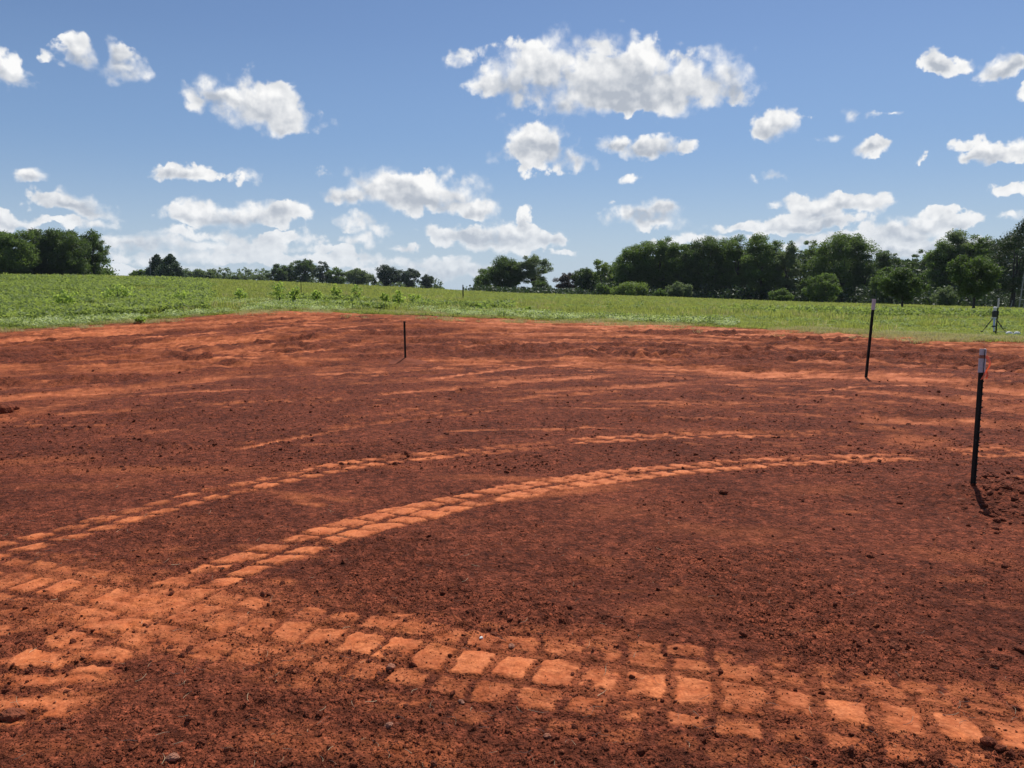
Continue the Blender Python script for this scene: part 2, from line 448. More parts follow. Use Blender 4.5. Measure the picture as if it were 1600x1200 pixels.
# the long diagonal print
band([(130, 985), (230, 942), (330, 900), (450, 857), (560, 822), (700, 788), (860, 757), (1000, 738), (1140, 727)], [(-0.235, -0.006, 0.0, 1.0), (0.006, 0.235, 0.5, 1.0)],
     0.228, 0.55, 0.022, fade=[(0, 0.7), (0.2, 0.9), (0.5, 1), (1, 0.95)], seed=1.0, cover=0.32, wob=0.030)
band([(1120, 728.5), (1210, 721), (1300, 717), (1450, 714)], [(-0.225, -0.01, 0.0, 0.98), (0.01, 0.225, 0.5, 0.95)], 0.24, 0.6, 0.034, fade=[(0, 1), (0.7, 0.85), (1, 0.5)], seed=1.7, cover=0.34, wob=0.03)
band([(1490, 709), (1640, 705)], [(-0.235, -0.006, 0.0, 0.8), (0.006, 0.235, 0.5, 0.8)], 0.24, 0.55, 0.012, seed=2.0, cover=0.42)
# the farther one
band([(-60, 872), (100, 835), (215, 803), (290, 781), (370, 763), (470, 741), (560, 723), (640, 713), (730, 706), (800, 700), (880, 692)], [(-0.225, -0.008, 0.0, 0.95), (0.008, 0.225, 0.5, 0.9)],
     0.245, 0.60, 0.042, fade=[(0, 1.0), (0.20, 0.75), (0.35, 1.0), (0.8, 0.85), (0.9, 0.5), (1, 0.3)], seed=3.0, cover=0.38, wob=0.030)
band([(885, 690), (960, 686), (1060, 680), (1170, 678), (1260, 677), (1340, 675)], [(-0.22, -0.008, 0.0, 0.9), (0.008, 0.22, 0.5, 0.85)], 0.26, 0.7, 0.050, fade=[(0, 1), (0.6, 0.8), (1, 0.3)], seed=4.0, cover=0.38)
band([(300, 633), (400, 629), (475, 627)], [(-0.2, -0.01, 0.0, 0.6), (0.01, 0.2, 0.5, 0.5)], 0.26, 0.4, 0.02, seed=5.0, cover=0.45)
# the wide print across the foreground, several lug rows side by side
band([(-80, 890), (100, 918), (250, 948), (420, 982), (560, 1002), (700, 1030), (860, 1050), (1000, 1068), (1150, 1086), (1300, 1108), (1450, 1130), (1700, 1160)],
     [(-0.135, 0.120, 0.0, 0.95), (0.135, 0.31, 0.10, 0.66), (-0.33, -0.150, 0.1, 0.66), (-0.50, -0.345, 0.3, 0.36), (0.325, 0.46, 0.2, 0.30)], 0.200, 0.0, 0.020,
     fade=[(0, 0.85), (0.2, 0.9), (0.3, 0.9), (0.45, 0.78), (0.6, 1.0), (0.75, 0.85), (1, 0.95)], seed=6.0, cover=0.37, wob=0.028)
band([(560, 962), (700, 985), (820, 1003), (960, 1008), (1120, 1020), (1240, 1042), (1400, 1070), (1640, 1096)], [(-0.08, 0.07, 0.0, 0.5)], 0.20, 0.0, 0.024, seed=7.0, cover=0.44)
smear(1000, 1070, 620, 80, 0.30, 0.10); smear(420, 985, 420, 70, 0.34, 0.12); smear(1400, 1130, 420, 90, 0.30, 0.12)
# crossing at the left: lug bars lying across the line of travel
band([(215, 968), (130, 1015), (60, 1075), (10, 1150)], [(-0.29, 0.02, 0.0, 0.8), (0.03, 0.29, 0.35, 0.8)], 0.185, -0.22, 0.045, seed=8.0, cover=0.43, wob=0.05)
band([(-60, 985), (60, 960), (200, 930), (330, 905)], [(-0.22, -0.01, 0.0, 0.55), (0.01, 0.2, 0.5, 0.5)], 0.24, 0.5, 0.03, seed=9.0, cover=0.42, wob=0.03)
band([(240, 1000), (330, 1015), (410, 1030), (520, 1056)], [(-0.1, 0.1, 0.0, 0.62)], 0.21, 0.2, 0.03, seed=10.0, cover=0.40)
band([(90, 878), (200, 870), (300, 866), (420, 862)], [(-0.20, -0.02, 0.0, 0.26), (0.02, 0.2, 0.5, 0.22)], 0.23, 0.4, 0.03, h=0.002, seed=11.0, cover=0.4)
for (px, py, w, hh, s) in [(60, 1098, 190, 30, 0.8), (150, 1022, 150, 20, 0.6), (90, 1062, 210, 20, 0.7), (12, 1035, 70, 14, 0.7), (205, 945, 140, 22, 0.6), (10, 1130, 60, 12, 0.6)]:
    smear(px, py, w, hh, s, -0.04, h=0.003)
for (px, py, w, hh, s) in [(545, 960, 26, 7, .9), (625, 961, 36, 7, .95), (640, 1101, 50, 10, .7), (620, 1046, 18, 9, .6), (1325, 800, 60, 6, .4), (1500, 905, 90, 14, .25), (1280, 985, 130, 14, .2),
                           (905, 905, 60, 12, .25), (1060, 925, 40, 20, .25), (1175, 850, 90, 10, .2), (1420, 1040, 60, 20, .2), (440, 910, 60, 12, .5), (490, 870, 60, 8, .25), (1590, 752, 40, 8, .7)]:
    smear(px, py, w, hh, s, h=0.002)

def sample_raster(A, x, y):
    wx = x + 0.03 * (fbm(x * 11, y * 11 + 5, 2) - 0.5); wy = y + 0.03 * (fbm(x * 11 + 9, y * 11, 2) - 0.5)
    u = (wx - RX0) / RS; v = (wy - RY0) / RS
    ok = (u > 0) & (u < RW - 2) & (v > 0) & (v < RH - 2)
    u = np.clip(u, 0, RW - 2); v = np.clip(v, 0, RH - 2)
    i = u.astype(int); j = v.astype(int); fu = u - i; fv = v - j
    r = (A[j, i] * (1 - fu) + A[j, i + 1] * fu) * (1 - fv) + (A[j + 1, i] * (1 - fu) + A[j + 1, i + 1] * fu) * fv
    return np.where(ok, r, 0)

def hit(px, py, lo=2.0, hi=160.0):
    rs_ = np.geomspace(lo, hi, 1500); d = ray(px, py); h_ = math.hypot(d[0], d[1])
    zz = CAM_Z + d[2] / h_ * rs_; tt = terrain(d[0] / h_ * rs_, d[1] / h_ * rs_)
    k = np.argmax(zz <= tt + 1e-3)
    return rs_[k] if zz[k] <= tt[k] + 1e-3 else hi
# scrapes, wheel lines and belts of colour on the far half: ends as seen, thickness, strength (negative: loose dark soil, and shade of backlit slopes painted in)
BELTS = [
 (-60,542,230,513,15,.95),(230,512,520,498,10,.7),(520,497,700,494,6,.4),(690,497,1000,510,13,.85),(980,513,1350,530,13,.95),(1330,531,1680,549,13,.8),
 (220,541,420,529,12,.85),(330,547,490,570,9,.5),(80,562,270,556,14,.4),(-60,582,300,574,20,.5),(300,572,470,545,10,.4),(120,545,300,528,6,.5),
 (-60,627,180,606,10,.75),(180,606,360,588,8,.65),(360,588,520,577,5,.4),(-60,610,150,593,8,.45),(420,520,560,505,6,.5),(450,512,640,503,5,.4),
 (400,546,560,521,5,.65),(420,560,640,534,5,.65),(440,531,640,511,5,.45),(560,555,640,552,4,.5),(640,561,1000,562,8,.7),(700,567,1100,575,6,.6),(1000,562,1400,590,7,.75),
 (1100,575,1680,617,15,.8),(820,520,1050,527,6,.75),(1050,527,1300,545,6,.6),(640,525,760,515,6,.55),(1400,560,1680,577,8,.45),(700,530,850,524,5,.5),(1100,540,1250,540,4,.5),
 (760,601,950,588,5,.65),(660,583,800,575,4,.5),(480,572,640,576,6,.4),(520,600,760,590,5,.35),(840,611,1060,600,6,.55),(1060,599,1210,585,3,.55),(960,626,1140,632,4,.5),
 (1140,612,1400,640,5,.45),(1300,608,1640,652,8,.5),(1350,656,1640,667,12,.5),(780,625,960,612,4,.5),(620,612,780,600,4,.4),(100,648,260,640,3,.35),
 (380,700,600,660,2.5,.75),(170,681,275,671,3,.6),(640,655,780,640,2.5,.65),(560,652,700,630,2.2,.45),(430,690,520,676,2.5,.5),(1120,640,1300,650,3,.35),(1450,620,1640,640,5,.4),
 (690,545,1150,549,15,-.9),(1130,551,1680,574,12,-.85),(60,602,210,588,7,-.7),(270,557,380,572,8,-.8),(430,546,560,536,8,-.6),(640,534,800,540,7,-.5),(-60,600,60,598,8,-.4),(560,520,700,517,6,-.5),  # dark crumbly bank, plus backlit slope faces and a mound shadow put into colour
]
_rb = random.Random(5)
for _k in range(120):
    _x = _rb.uniform(-60, 1640); _y = _rb.choice([_rb.uniform(515, 600), _rb.uniform(575, 690)])
    if _y < np.interp(_x, [0, 430, 800, 1200, 1600], [530, 505, 510, 528, 550]): continue
    _l = _rb.uniform(40, 260); _sl = _rb.uniform(-0.14, 0.04) if _x < 900 else _rb.uniform(-0.05, 0.09)
    BELTS.append((_x, _y, _x + _l, _y + _l * _sl, _rb.uniform(1.3, 3.2), _rb.uniform(0.35, 0.85) if _rb.random() < 0.68 else -_rb.uniform(0.4, 0.9)))
for _k in range(150):
    _x = _rb.uniform(-60, 1640); _t = _rb.random()
    _y0 = np.interp(_x, [0, 430, 800, 1200, 1600], [530, 497, 505, 524, 546]); _y = _y0 + _t * (np.interp(_x, [0, 800, 1600], [75, 60, 50]))
    _l = _rb.uniform(30, 220); _sl = np.interp(_x, [0, 430, 800, 1600], [-0.10, -0.05, 0.02, 0.07]) + _rb.uniform(-0.04, 0.03)
    BELTS.append((_x, _y, _x + _l, _y + _l * _sl, _rb.uniform(1.2, 3.0), _rb.uniform(0.4, 0.9) if _rb.random() < 0.5 else -_rb.uniform(0.5, 0.95)))
_belts = []
for (x0, y0, x1, y1, w, st) in BELTS:
    d0, d1 = ray(x0, y0), ray(x1, y1)
    t0, t1 = math.atan2(d0[0], d0[1]), math.atan2(d1[0], d1[1])
    r0, r1 = hit(x0, y0), hit(x1, y1)
    xm, ym = (x0 + x1) / 2, (y0 + y1) / 2
    wr = max(abs(hit(xm, ym - w / 2) - hit(xm, ym + w / 2)) * 0.5, 0.03)
    _belts.append((t0, t1, r0, r1, wr, st))
MOUND = flat(1572, 775)       # spoil heap round the near post
def soil(x, y):
    """height, pack, pale, rough of the graded clay at x, y"""
    r = np.hypot(x, y)
    th = np.arctan2(x, y)
    dr = np.maximum(r * r / 1300.0 * 1.25, 0.004)
    z = terrain(x, y)
    pk = sample_raster(PACK, x, y)
    pk_fine = fbm(x * 60, y * 60, 3)
    pk = np.clip(pk * (0.72 + 0.6 * pk_fine), 0, 1)
    def amp(w): return np.clip(w / (2.2 * dr), 0, 1) ** 1.3
    loose = 1 - np.clip(pk * 1.5, 0, 0.97)
    clump = sstep(0.35, 0.68, fbm(x * 1.3 + 7, y * 1.3, 3))
    lz = loose * (0.55 + 0.65 * clump)
    z = z + 0.022 * (fbm(x * 0.9, y * 0.9, 3) - 0.5) * sstep(1.5, 4, r)
    z = z + 0.014 * (fbm(x * 6, y * 6, 2) - 0.5) * lz
    for w, a in ((0.085, 0.005), (0.048, 0.008), (0.027, 0.010), (0.016, 0.009), (0.010, 0.006)):
        n = vnoise(x / w + w * 900, y / w + 3.1)
        z = z + a * amp(w) * lz * (n * n * n * 2.2 - 0.4)
    z = z + sample_raster(HGT, x, y) + 0.002 * (pk_fine - 0.5) * amp(0.02)
    # spoil heap
    dm = np.hypot((x - MOUND[0]) / 0.75, (y - MOUND[1]) / 0.9)
    z = z + 0.085 * np.exp(-dm * dm * 1.6) * (0.6 + 0.8 * fbm(x * 5, y * 5, 3)) + 0.05 * np.exp(-dm * dm) * (vnoise(x / 0.09, y / 0.09) - 0.3)
    # blade and track marks, long and low
    def streak(dirx, diry, wl, ww, seed, oc=3):
        l = math.hypot(dirx, diry); ux, uy = dirx / l, diry / l
        return fbm((x * ux + y * uy) / wl + seed, (-x * uy + y * ux) / ww, oc)
    sA = streak(1.2, 1.9, 3.0, 0.10, 3)
    sB = streak(1.0, -0.05, 2.2, 0.11, 12)
    sC = streak(1.0, 0.22, 5.0, 0.35, 31)
    arc = fbm(th * 7 + 4, r / 0.30, 3)              # follows the bank round
    arcw = fbm(th * 3 + 4, r / 1.3 + th * 2.0, 3)
    # pixel rows above which each belt lies
    bank0 = np.interp(th, [_th[0], _th[2], _th[3], _th[4], _th[8]], [19.0, 18.0, 19.0, 18.4, 17.0])
    re = r_edge(th)
    inb = sstep(-1.5, 1.5, r - bank0)
    up = np.clip((r - bank0) / (re - bank0), 0, 1)
    far = sstep(6.5, 10, r) * (1 - inb)
    fl = sstep(0.56, 0.74, sA) * sstep(R_(25), R_(5), th) * 0 
    regA = np.exp(-((th - R_(-9)) / R_(13)) ** 2)
    fl = 0.75 * sstep(0.62, 0.72, sA) * far * regA
    n2 = fbm(x * 0.35, y * 0.5 + 4, 3)
    regB = sstep(0.40, 0.62, n2 + 0.12 * sstep(-0.1, 0.45, th) + 0.12 * sstep(10, 15, r))
    fl = np.maximum(fl, 0.8 * sstep(0.53, 0.70, sB) * far * regB)
    fl = np.maximum(fl, 0.4 * sstep(0.55, 0.75, sC) * far)
    mott = fbm(x * 3.5 + 5, y * 7, 4, 0.62); fine = vnoise(x / 0.11 + 7, y / 0.16)
    fl = 0.55 * fl * sstep(0.38, 0.60, mott) * (0.5 + 0.7 * fine)
    z = z + 0.03 * (sB - 0.5) * far * regB + 0.02 * (sA - 0.5) * far * regA
    # haul path at the foot of the bank, smoother and brighter
    path = np.exp(-((r - np.interp(th, [_th[0], _th[1], _th[2], _th[4], _th[6], _th[8]], [12.6, 15.5, 18.2, 18.6, 16.6, 14.4])) / 0.9) ** 2)
    pk2 = np.maximum(fl, path * (0.2 + 0.3 * sC))
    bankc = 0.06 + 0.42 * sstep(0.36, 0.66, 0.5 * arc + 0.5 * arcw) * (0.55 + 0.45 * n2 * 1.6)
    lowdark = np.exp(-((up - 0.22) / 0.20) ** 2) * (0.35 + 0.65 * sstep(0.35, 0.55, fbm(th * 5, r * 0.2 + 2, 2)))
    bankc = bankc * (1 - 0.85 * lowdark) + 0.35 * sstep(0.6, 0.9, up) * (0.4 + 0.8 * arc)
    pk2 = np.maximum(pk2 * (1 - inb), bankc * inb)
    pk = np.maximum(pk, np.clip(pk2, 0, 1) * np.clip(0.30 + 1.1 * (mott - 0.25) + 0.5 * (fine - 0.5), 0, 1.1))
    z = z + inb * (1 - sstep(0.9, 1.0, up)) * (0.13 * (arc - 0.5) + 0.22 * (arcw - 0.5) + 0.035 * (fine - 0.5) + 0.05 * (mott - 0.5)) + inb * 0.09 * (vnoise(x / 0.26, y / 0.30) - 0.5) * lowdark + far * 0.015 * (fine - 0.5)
    z = z - 0.04 * path + 0.02 * path * (sC - 0.5)
    streaky = np.zeros_like(pk); fine2 = 0.6 * vnoise(x / 0.05 + 3, y / 0.10) + 0.4 * vnoise(x / 0.024, y / 0.06 + 9)
    pk = pk * (1 + 0.8 * (fine2 - 0.5) * sstep(8, 12, r))
    thw = th + 0.004 * (fbm(th * 30, r * 0.8, 2) - 0.5)
    lo_s = fbm(th * 14 + 2, r / 0.16, 3); brk = sstep(0.30, 0.50, fbm(th * 26 + 9, r / 0.5, 3))
    for (t0, t1, r0, r1, wr, st) in _belts:
        m = (th > t0 - 0.05) & (th < t1 + 0.05) & (r > min(r0, r1) - 3 * wr - 0.5) & (r < max(r0, r1) + 3 * wr + 0.5)
        if not m.any(): continue
        f_ = np.clip((thw[m] - t0) / (t1 - t0), 0, 1)
        rc = r0 + (r1 - r0) * f_
        e = (r[m] - rc) / wr + 1.1 * (fbm(th[m] * 18 + r0, r[m] * 0.7, 3) - 0.5)
        ends = sstep(t0 - 0.03, t0 + 0.02, thw[m]) * sstep(t1 + 0.03, t1 - 0.02, thw[m])
        g_ = (1 - sstep(0.75, 1.20, np.abs(e))) * ends
        if st > 0:
            val = g_ * st * (0.45 + 0.55 * brk[m]) * (0.55 + 0.9 * (lo_s[m] - 0.1))
            pk[m] = np.maximum(pk[m], val * np.clip(0.35 + 1.0 * (mott[m] - 0.2) + 0.7 * (fine2[m] - 0.35), 0, 1.15))
            if wr < 0.35: streaky[m] = np.maximum(streaky[m], val * fine2[m])
            z[m] += g_ * (-0.012 + 0.03 * (lo_s[m] - 0.5))
        else:
            pk[m] *= 1 + g_ * st
            z[m] += 0.09 * e * np.exp(-e * e) * ends * (wr > 0.3)
            z[m] += g_ * (0.05 * (fine[m] - 0.4) + 0.05 * (vnoise(x[m] / 0.24, y[m] / 0.28) - 0.4))
    pk = np.clip(pk, 0, 1)
    # grassy litter near the turf
    z = z + 0.018 * (fine2 - 0.5) * sstep(8, 12, r)
    lit = sstep(1.6, 0.1, re - r) * sstep(0.40, 0.6, fbm(x * 2.2, y * 2.2, 3))
    pale = np.clip(sstep(0.62, 0.80, sB) * (0.2 + 0.3 * inb) * sstep(7, 12, r) * sstep(0.4, 0.6, mott) + 0.5 * fine * sstep(0.62, 0.78, arc) * inb * sstep(0.5, 0.65, n2), 0, 1)
    pale = np.clip(pale + 0.8 * streaky, 0, 1)
    return z, np.clip(pk, 0, 1), pale, np.clip(lit, 0, 1), clump

# ------------------------------------------------------------------ mesh helpers
def mesh_obj(name, verts, faces, mat=None, parent=None, smooth=False, link=True):
    me = bpy.data.meshes.new(name)
    if isinstance(faces, np.ndarray):
        verts = np.asarray(verts, np.float32)
        nf, k = faces.shape
        me.vertices.add(len(verts)); me.vertices.foreach_set('co', verts.ravel())
        me.loops.add(nf * k); me.loops.foreach_set('vertex_index', faces.ravel().astype(np.int32))
        me.polygons.add(nf)
        me.polygons.foreach_set('loop_start', np.arange(0, nf * k, k, dtype=np.int32))
        me.polygons.foreach_set('loop_total', np.full(nf, k, np.int32))
        me.update(calc_edges=True)
    else:
        me.from_pydata([tuple(v) for v in verts], [], [tuple(f) for f in faces]); me.update()
    if smooth: me.polygons.foreach_set('use_smooth', np.ones(len(me.polygons), bool))
    if mat: me.materials.append(mat)
    o = bpy.data.objects.new(name, me)
    if link: COL.objects.link(o)
    if parent: o.parent = parent
    return o

def attr(o, name, arr):
    a = o.data.attributes.new(name, 'FLOAT', 'POINT'); a.data.foreach_set('value', np.asarray(arr, np.float32))

def tag(o, label=None, cat=None, group=None, kind=None):
    if label: o['label'] = label
    if cat: o['category'] = cat
    if group: o['group'] = group
    if kind: o['kind'] = kind
    return o

def empty(name, loc, label, cat, group=None, rz=0.0):
    o = bpy.data.objects.new(name, None); COL.objects.link(o)
    o.location = loc; o.rotation_euler = (0, 0, rz); o.empty_display_size = 0.2
    return tag(o, label, cat, group)

def polar_grid(theta, R):
    """R: rows x cols ranges"""
    nr, nc = R.shape
    x = R * np.sin(theta)[None, :]; y = R * np.cos(theta)[None, :]
    return x.ravel(), y.ravel()
def grid_faces(nr, nc):
    i = np.arange(nr - 1)[:, None] * nc + np.arange(nc - 1)[None, :]
    return np.stack([i, i + 1, i + 1 + nc, i + nc], -1).reshape(-1, 4)

# ------------------------------------------------------------------ materials
def new_mat(name):
    m = bpy.data.materials.new(name); m.use_nodes = True
    m.node_tree.nodes.clear()
    return m, NT(m.node_tree)
def principled(N, **inp):
    b = N.n('ShaderNodeBsdfPrincipled')
    for k, v in inp.items(): N.set(b, k.replace('_', ' '), v)
    o = N.n('ShaderNodeOutputMaterial')
    N.t.links.new(b.outputs[0], o.inputs[0])
    return b

DARK_A = rgb(0.100, 0.0245, 0.0118); DARK_B = rgb(0.190, 0.048, 0.0225)
def mat_soil():
    m, N = new_mat('red_clay')
    tcx = N.n('ShaderNodeTexCoord').outputs['Object']
    at_ = lambda s: N.n('ShaderNodeAttribute', attribute_name=s).outputs['Fac']
    n1 = N.noise(tcx, 0.9, 5, 0.6); n2 = N.noise(tcx, 38, 4, 0.65); n3 = N.noise(tcx, 5.5, 4, 0.6); n4 = N.noise(tcx, 160, 3, 0.6)
    base = N.mix(N.ramp(N.m('ADD', N.m('MULTIPLY', n1, 0.6), N.m('MULTIPLY', n3, 0.4)), 0.34, 0.66), DARK_A, DARK_B)
    n5 = N.noise(tcx, 11.0, 5, 0.7)
    base = N.mix(N.ramp(n2, 0.25, 0.75), N.v('SCALE', base, 0.72), N.v('SCALE', base, 1.25))
    base = N.mix(N.ramp(n5, 0.30, 0.72), N.v('SCALE', base, 0.66), N.v('SCALE', base, 1.30))
    def grain(sc, lo, hi):
        vn = N.n('ShaderNodeTexVoronoi', inp={'Vector': N.v('ADD', tcx, N.v('SCALE', N.noise(tcx, sc * 0.8, 2, 0.5, out=1), 0.9 / sc)), 'Scale': sc})
        return N.ramp(N.n('ShaderNodeSeparateColor', inp={0: vn.outputs['Color']}).outputs[0], 0.0, 1.0, lo, hi, smooth=False)
    tone = N.m('MULTIPLY', grain(26.0, 0.70, 1.34), grain(70.0, 0.66, 1.42))
    base = N.v('SCALE', base, tone)
    # small dry crumbs, paler and pinker
    base = N.mix(N.m('MULTIPLY', N.ramp(n4, 0.60, 0.75), 0.35), base, rgb(0.40, 0.125, 0.062))
    orange = N.mix(N.ramp(n3, 0.35, 0.65), rgb(0.54, 0.138, 0.042), rgb(0.76, 0.225, 0.068))
    orange = N.mix(N.ramp(n5, 0.35, 0.65, 0.0, 0.35), orange, rgb(0.62, 0.235, 0.115))
    orange = N.mix(N.ramp(N.noise(tcx, 75, 4, 0.7), 0.38, 0.62, 0.0, 0.55), orange, rgb(0.36, 0.075, 0.022))
    pkv = N.m('MULTIPLY', at_('pack'), N.ramp(n2, 0.15, 0.5, 0.7, 1.1), clamp=True)
    col = N.mix(N.ramp(pkv, 0.05, 0.85, smooth=False), base, orange)
    col = N.mix(N.m('MULTIPLY', at_('pale'), N.ramp(n2, 0.4, 0.7, 0.15, 0.65)), col, rgb(0.52, 0.175, 0.100))
    col = N.mix(N.m('MULTIPLY', at_('litter'), N.ramp(n2, 0.35, 0.6, 0.1, 0.7)), col, rgb(0.17, 0.115, 0.05))
    def vor(sc, sm=0.0):
        wv_ = N.v('ADD', tcx, N.v('SCALE', N.noise(tcx, sc * 0.6, 1, 0.5, out=1), 0.6 / sc))
        return N.n('ShaderNodeTexVoronoi', inp={'Vector': wv_, 'Scale': sc}).outputs['Distance']
    v1 = vor(48.0); v2 = vor(115.0); v3 = vor(14.0)
    gran = N.m('ADD', N.m('MULTIPLY', N.m('SUBTRACT', 1.0, v1), 0.55), N.m('ADD', N.m('MULTIPLY', N.m('SUBTRACT', 1.0, v2), 0.25), N.m('MULTIPLY', N.m('SUBTRACT', 1.0, v3), 0.6)))
    h = N.m('ADD', N.m('MULTIPLY', n2, 0.5), gran)
    bmp = N.n('ShaderNodeBump', inp={'Strength': N.ramp(at_('pack'), 0.1, 0.75, 1.0, 0.30), 'Distance': 0.021, 'Height': h})
    principled(N, Base_Color=col, Roughness=N.ramp(at_('pack'), 0.2, 0.9, 0.95, 0.72), Normal=bmp.outputs[0], Specular_IOR_Level=0.12)
    return m
def mat_clod(name, a, b):
    m, N = new_mat(name)
    tcx = N.n('ShaderNodeTexCoord').outputs['Object']
    n = N.noise(tcx, 3.0, 4, 0.6)
    oi = N.n('ShaderNodeObjectInfo').outputs['Random']
    col = N.mix(N.ramp(n, 0.3, 0.7), a, b)
    col = N.mix(N.ramp(oi, 0.55, 1.0, 0.0, 0.5), col, rgb(0.36, 0.115, 0.060))
    bmp = N.n('ShaderNodeBump', inp={'Strength': 0.6, 'Distance': 0.2, 'Height': n})
    principled(N, Base_Color=col, Roughness=0.95, Normal=bmp.outputs[0], Specular_IOR_Level=0.2)
    return m
def mat_leaf(name, a, b, trans=0.35, scale=0.5, rough=0.6):
    m, N = new_mat(name)
    geo = N.n('ShaderNodeNewGeometry')
    tcx = geo.outputs['Position']
    n = N.noise(tcx, scale, 3, 0.6); n2 = N.noise(tcx, scale * 9, 2, 0.5)
    rnd = geo.outputs['Random Per Island']
    f = N.m('ADD', N.m('MULTIPLY', n, 0.5), N.m('ADD', N.m('MULTIPLY', n2, 0.25), N.m('MULTIPLY', rnd, 0.25)))
    col = N.mix(N.ramp(f, 0.3, 0.68), a, b)
    pb = N.n('ShaderNodeBsdfPrincipled', inp={'Base Color': col, 'Roughness': rough, 'Specular IOR Level': 0.35})
    tr = N.n('ShaderNodeBsdfTranslucent', inp={'Color': N.mix(0.5, col, rgb(b[0] * 1.7, b[1] * 1.7, b[2] * 0.7))})
    mx = N.n('ShaderNodeMixShader', inp={0: trans})
    N.t.links.new(pb.outputs[0], mx.inputs[1]); N.t.links.new(tr.outputs[0], mx.inputs[2])
    o = N.n('ShaderNodeOutputMaterial'); N.t.links.new(mx.outputs[0], o.inputs[0])
    return m
def mat_plain(name, c, rough=0.6, metal=0.0, var=0.25, scale=20, bump=0.2):
    m, N = new_mat(name)
    tcx = N.n('ShaderNodeTexCoord').outputs['Object']
    n = N.noise(tcx, scale, 4, 0.6)
    col = N.mix(N.ramp(n, 0.3, 0.7), rgb(c[0] * (1 - var), c[1] * (1 - var), c[2] * (1 - var)), rgb(*[min(1, v * (1 + var)) for v in c]))
    bmp = N.n('ShaderNodeBump', inp={'Strength': bump, 'Distance': 0.004, 'Height': n})
    principled(N, Base_Color=col, Roughness=rough, Metallic=metal, Normal=bmp.outputs[0])
    return m
def mat_field():
    m, N = new_mat('meadow_turf')
    tcx = N.n('ShaderNodeTexCoord').outputs['Object']
    n1 = N.noise(tcx, 0.09, 4, 0.6); n2 = N.noise(tcx, 2.3, 5, 0.65); n3 = N.noise(tcx, 14, 4, 0.65)
    col = N.mix(N.ramp(n1, 0.35, 0.65), rgb(0.120, 0.158, 0.048), rgb(0.200, 0.232, 0.080))
    col = N.mix(N.ramp(n2, 0.3, 0.7), N.v('SCALE', col, 0.7), N.v('SCALE', col, 1.3))
    col = N.mix(N.ramp(n3, 0.45, 0.7, 0.0, 0.5), col, rgb(0.27, 0.28, 0.10))
    bmp = N.n('ShaderNodeBump', inp={'Strength': 0.7, 'Distance': 0.12, 'Height': N.m('ADD', n2, N.m('MULTIPLY', n3, 0.4))})
    principled(N, Base_Color=col, Roughness=0.9, Normal=bmp.outputs[0], Specular_IOR_Level=0.2)
    return m

M_SOIL = mat_soil()
M_FIELD = mat_field()
M_CLOD = mat_clod('clay_clod', rgb(0.12, 0.029, 0.0135), rgb(0.24, 0.062, 0.028))
M_CLOD_PALE = mat_clod('dry_pale_clod', rgb(0.36, 0.15, 0.09), rgb(0.50, 0.24, 0.16))
M_CLOD_ORANGE = mat_clod('orange_clod', rgb(0.30, 0.08, 0.032), rgb(0.48, 0.14, 0.055))
M_STRAW = mat_plain('straw', (0.55, 0.42, 0.25), 0.8)
M_BARK = mat_plain('bark', (0.055, 0.045, 0.038), 0.9, scale=4, bump=0.6)
M_POST = mat_plain('dark_green_paint', (0.010, 0.014, 0.012), 0.5, 0.3, 0.4, 60)
M_WHITE = mat_plain('white_paint', (0.62, 0.60, 0.62), 0.6, 0, 0.1, 50)
M_BROWNBAND = mat_plain('scuffed_band', (0.36, 0.15, 0.09), 0.7, 0, 0.3, 60)
M_RIBBON = mat_leaf('orange_ribbon', rgb(0.80, 0.22, 0.13), rgb(0.90, 0.36, 0.24), 0.45, 20, 0.35)
M_ALU = mat_plain('aluminium', (0.55, 0.56, 0.60), 0.45, 0.4, 0.1, 30)
M_BLACK = mat_plain('black_plastic', (0.02, 0.02, 0.022), 0.5, 0, 0.2, 30)
M_YEL = mat_plain('pale_lath', (0.60, 0.58, 0.30), 0.7, 0, 0.15, 20)
M_GREYP = mat_plain('weathered_timber', (0.22, 0.22, 0.23), 0.85, 0, 0.25, 5)
M_STONE = mat_plain('white_stone', (0.75, 0.73, 0.68), 0.8, 0, 0.1, 12)

LEAF = {
    'dark':   mat_leaf('leaf_dark', rgb(0.049, 0.080, 0.026), rgb(0.100, 0.157, 0.042), 0.42),
    'mid':    mat_leaf('leaf_mid', rgb(0.061, 0.107, 0.029), rgb(0.137, 0.207, 0.049), 0.45),
    'light':  mat_leaf('leaf_light', rgb(0.100, 0.162, 0.038), rgb(0.212, 0.287, 0.061), 0.38),
    'grey':   mat_leaf('leaf_grey', rgb(0.081, 0.119, 0.058), rgb(0.171, 0.226, 0.106), 0.42),
    'purple': mat_leaf('leaf_purple', rgb(0.061, 0.046, 0.046), rgb(0.120, 0.091, 0.077), 0.25),
    'conifer': mat_leaf('leaf_conifer', rgb(0.032, 0.065, 0.030), rgb(0.069, 0.115, 0.046), 0.15),
    'deep':   mat_leaf('leaf_deep', rgb(0.027, 0.049, 0.023), rgb(0.061, 0.096, 0.035), 0.2),
}
M_WEED = mat_leaf('weed_leaf', rgb(0.10, 0.15, 0.042), rgb(0.30, 0.37, 0.12), 0.5, 0.7)
M_WEEDBUSH = mat_leaf('weed_bush_leaf', rgb(0.17, 0.26, 0.055), rgb(0.38, 0.48, 0.14), 0.55, 3.0)
M_WEEDPALE = mat_leaf('pale_weed_leaf', rgb(0.26, 0.34, 0.14), rgb(0.58, 0.64, 0.40), 0.4, 3.0)
M_GRASS = mat_leaf('grass_blade', rgb(0.17, 0.20, 0.055), rgb(0.34, 0.37, 0.12), 0.5, 1.0)
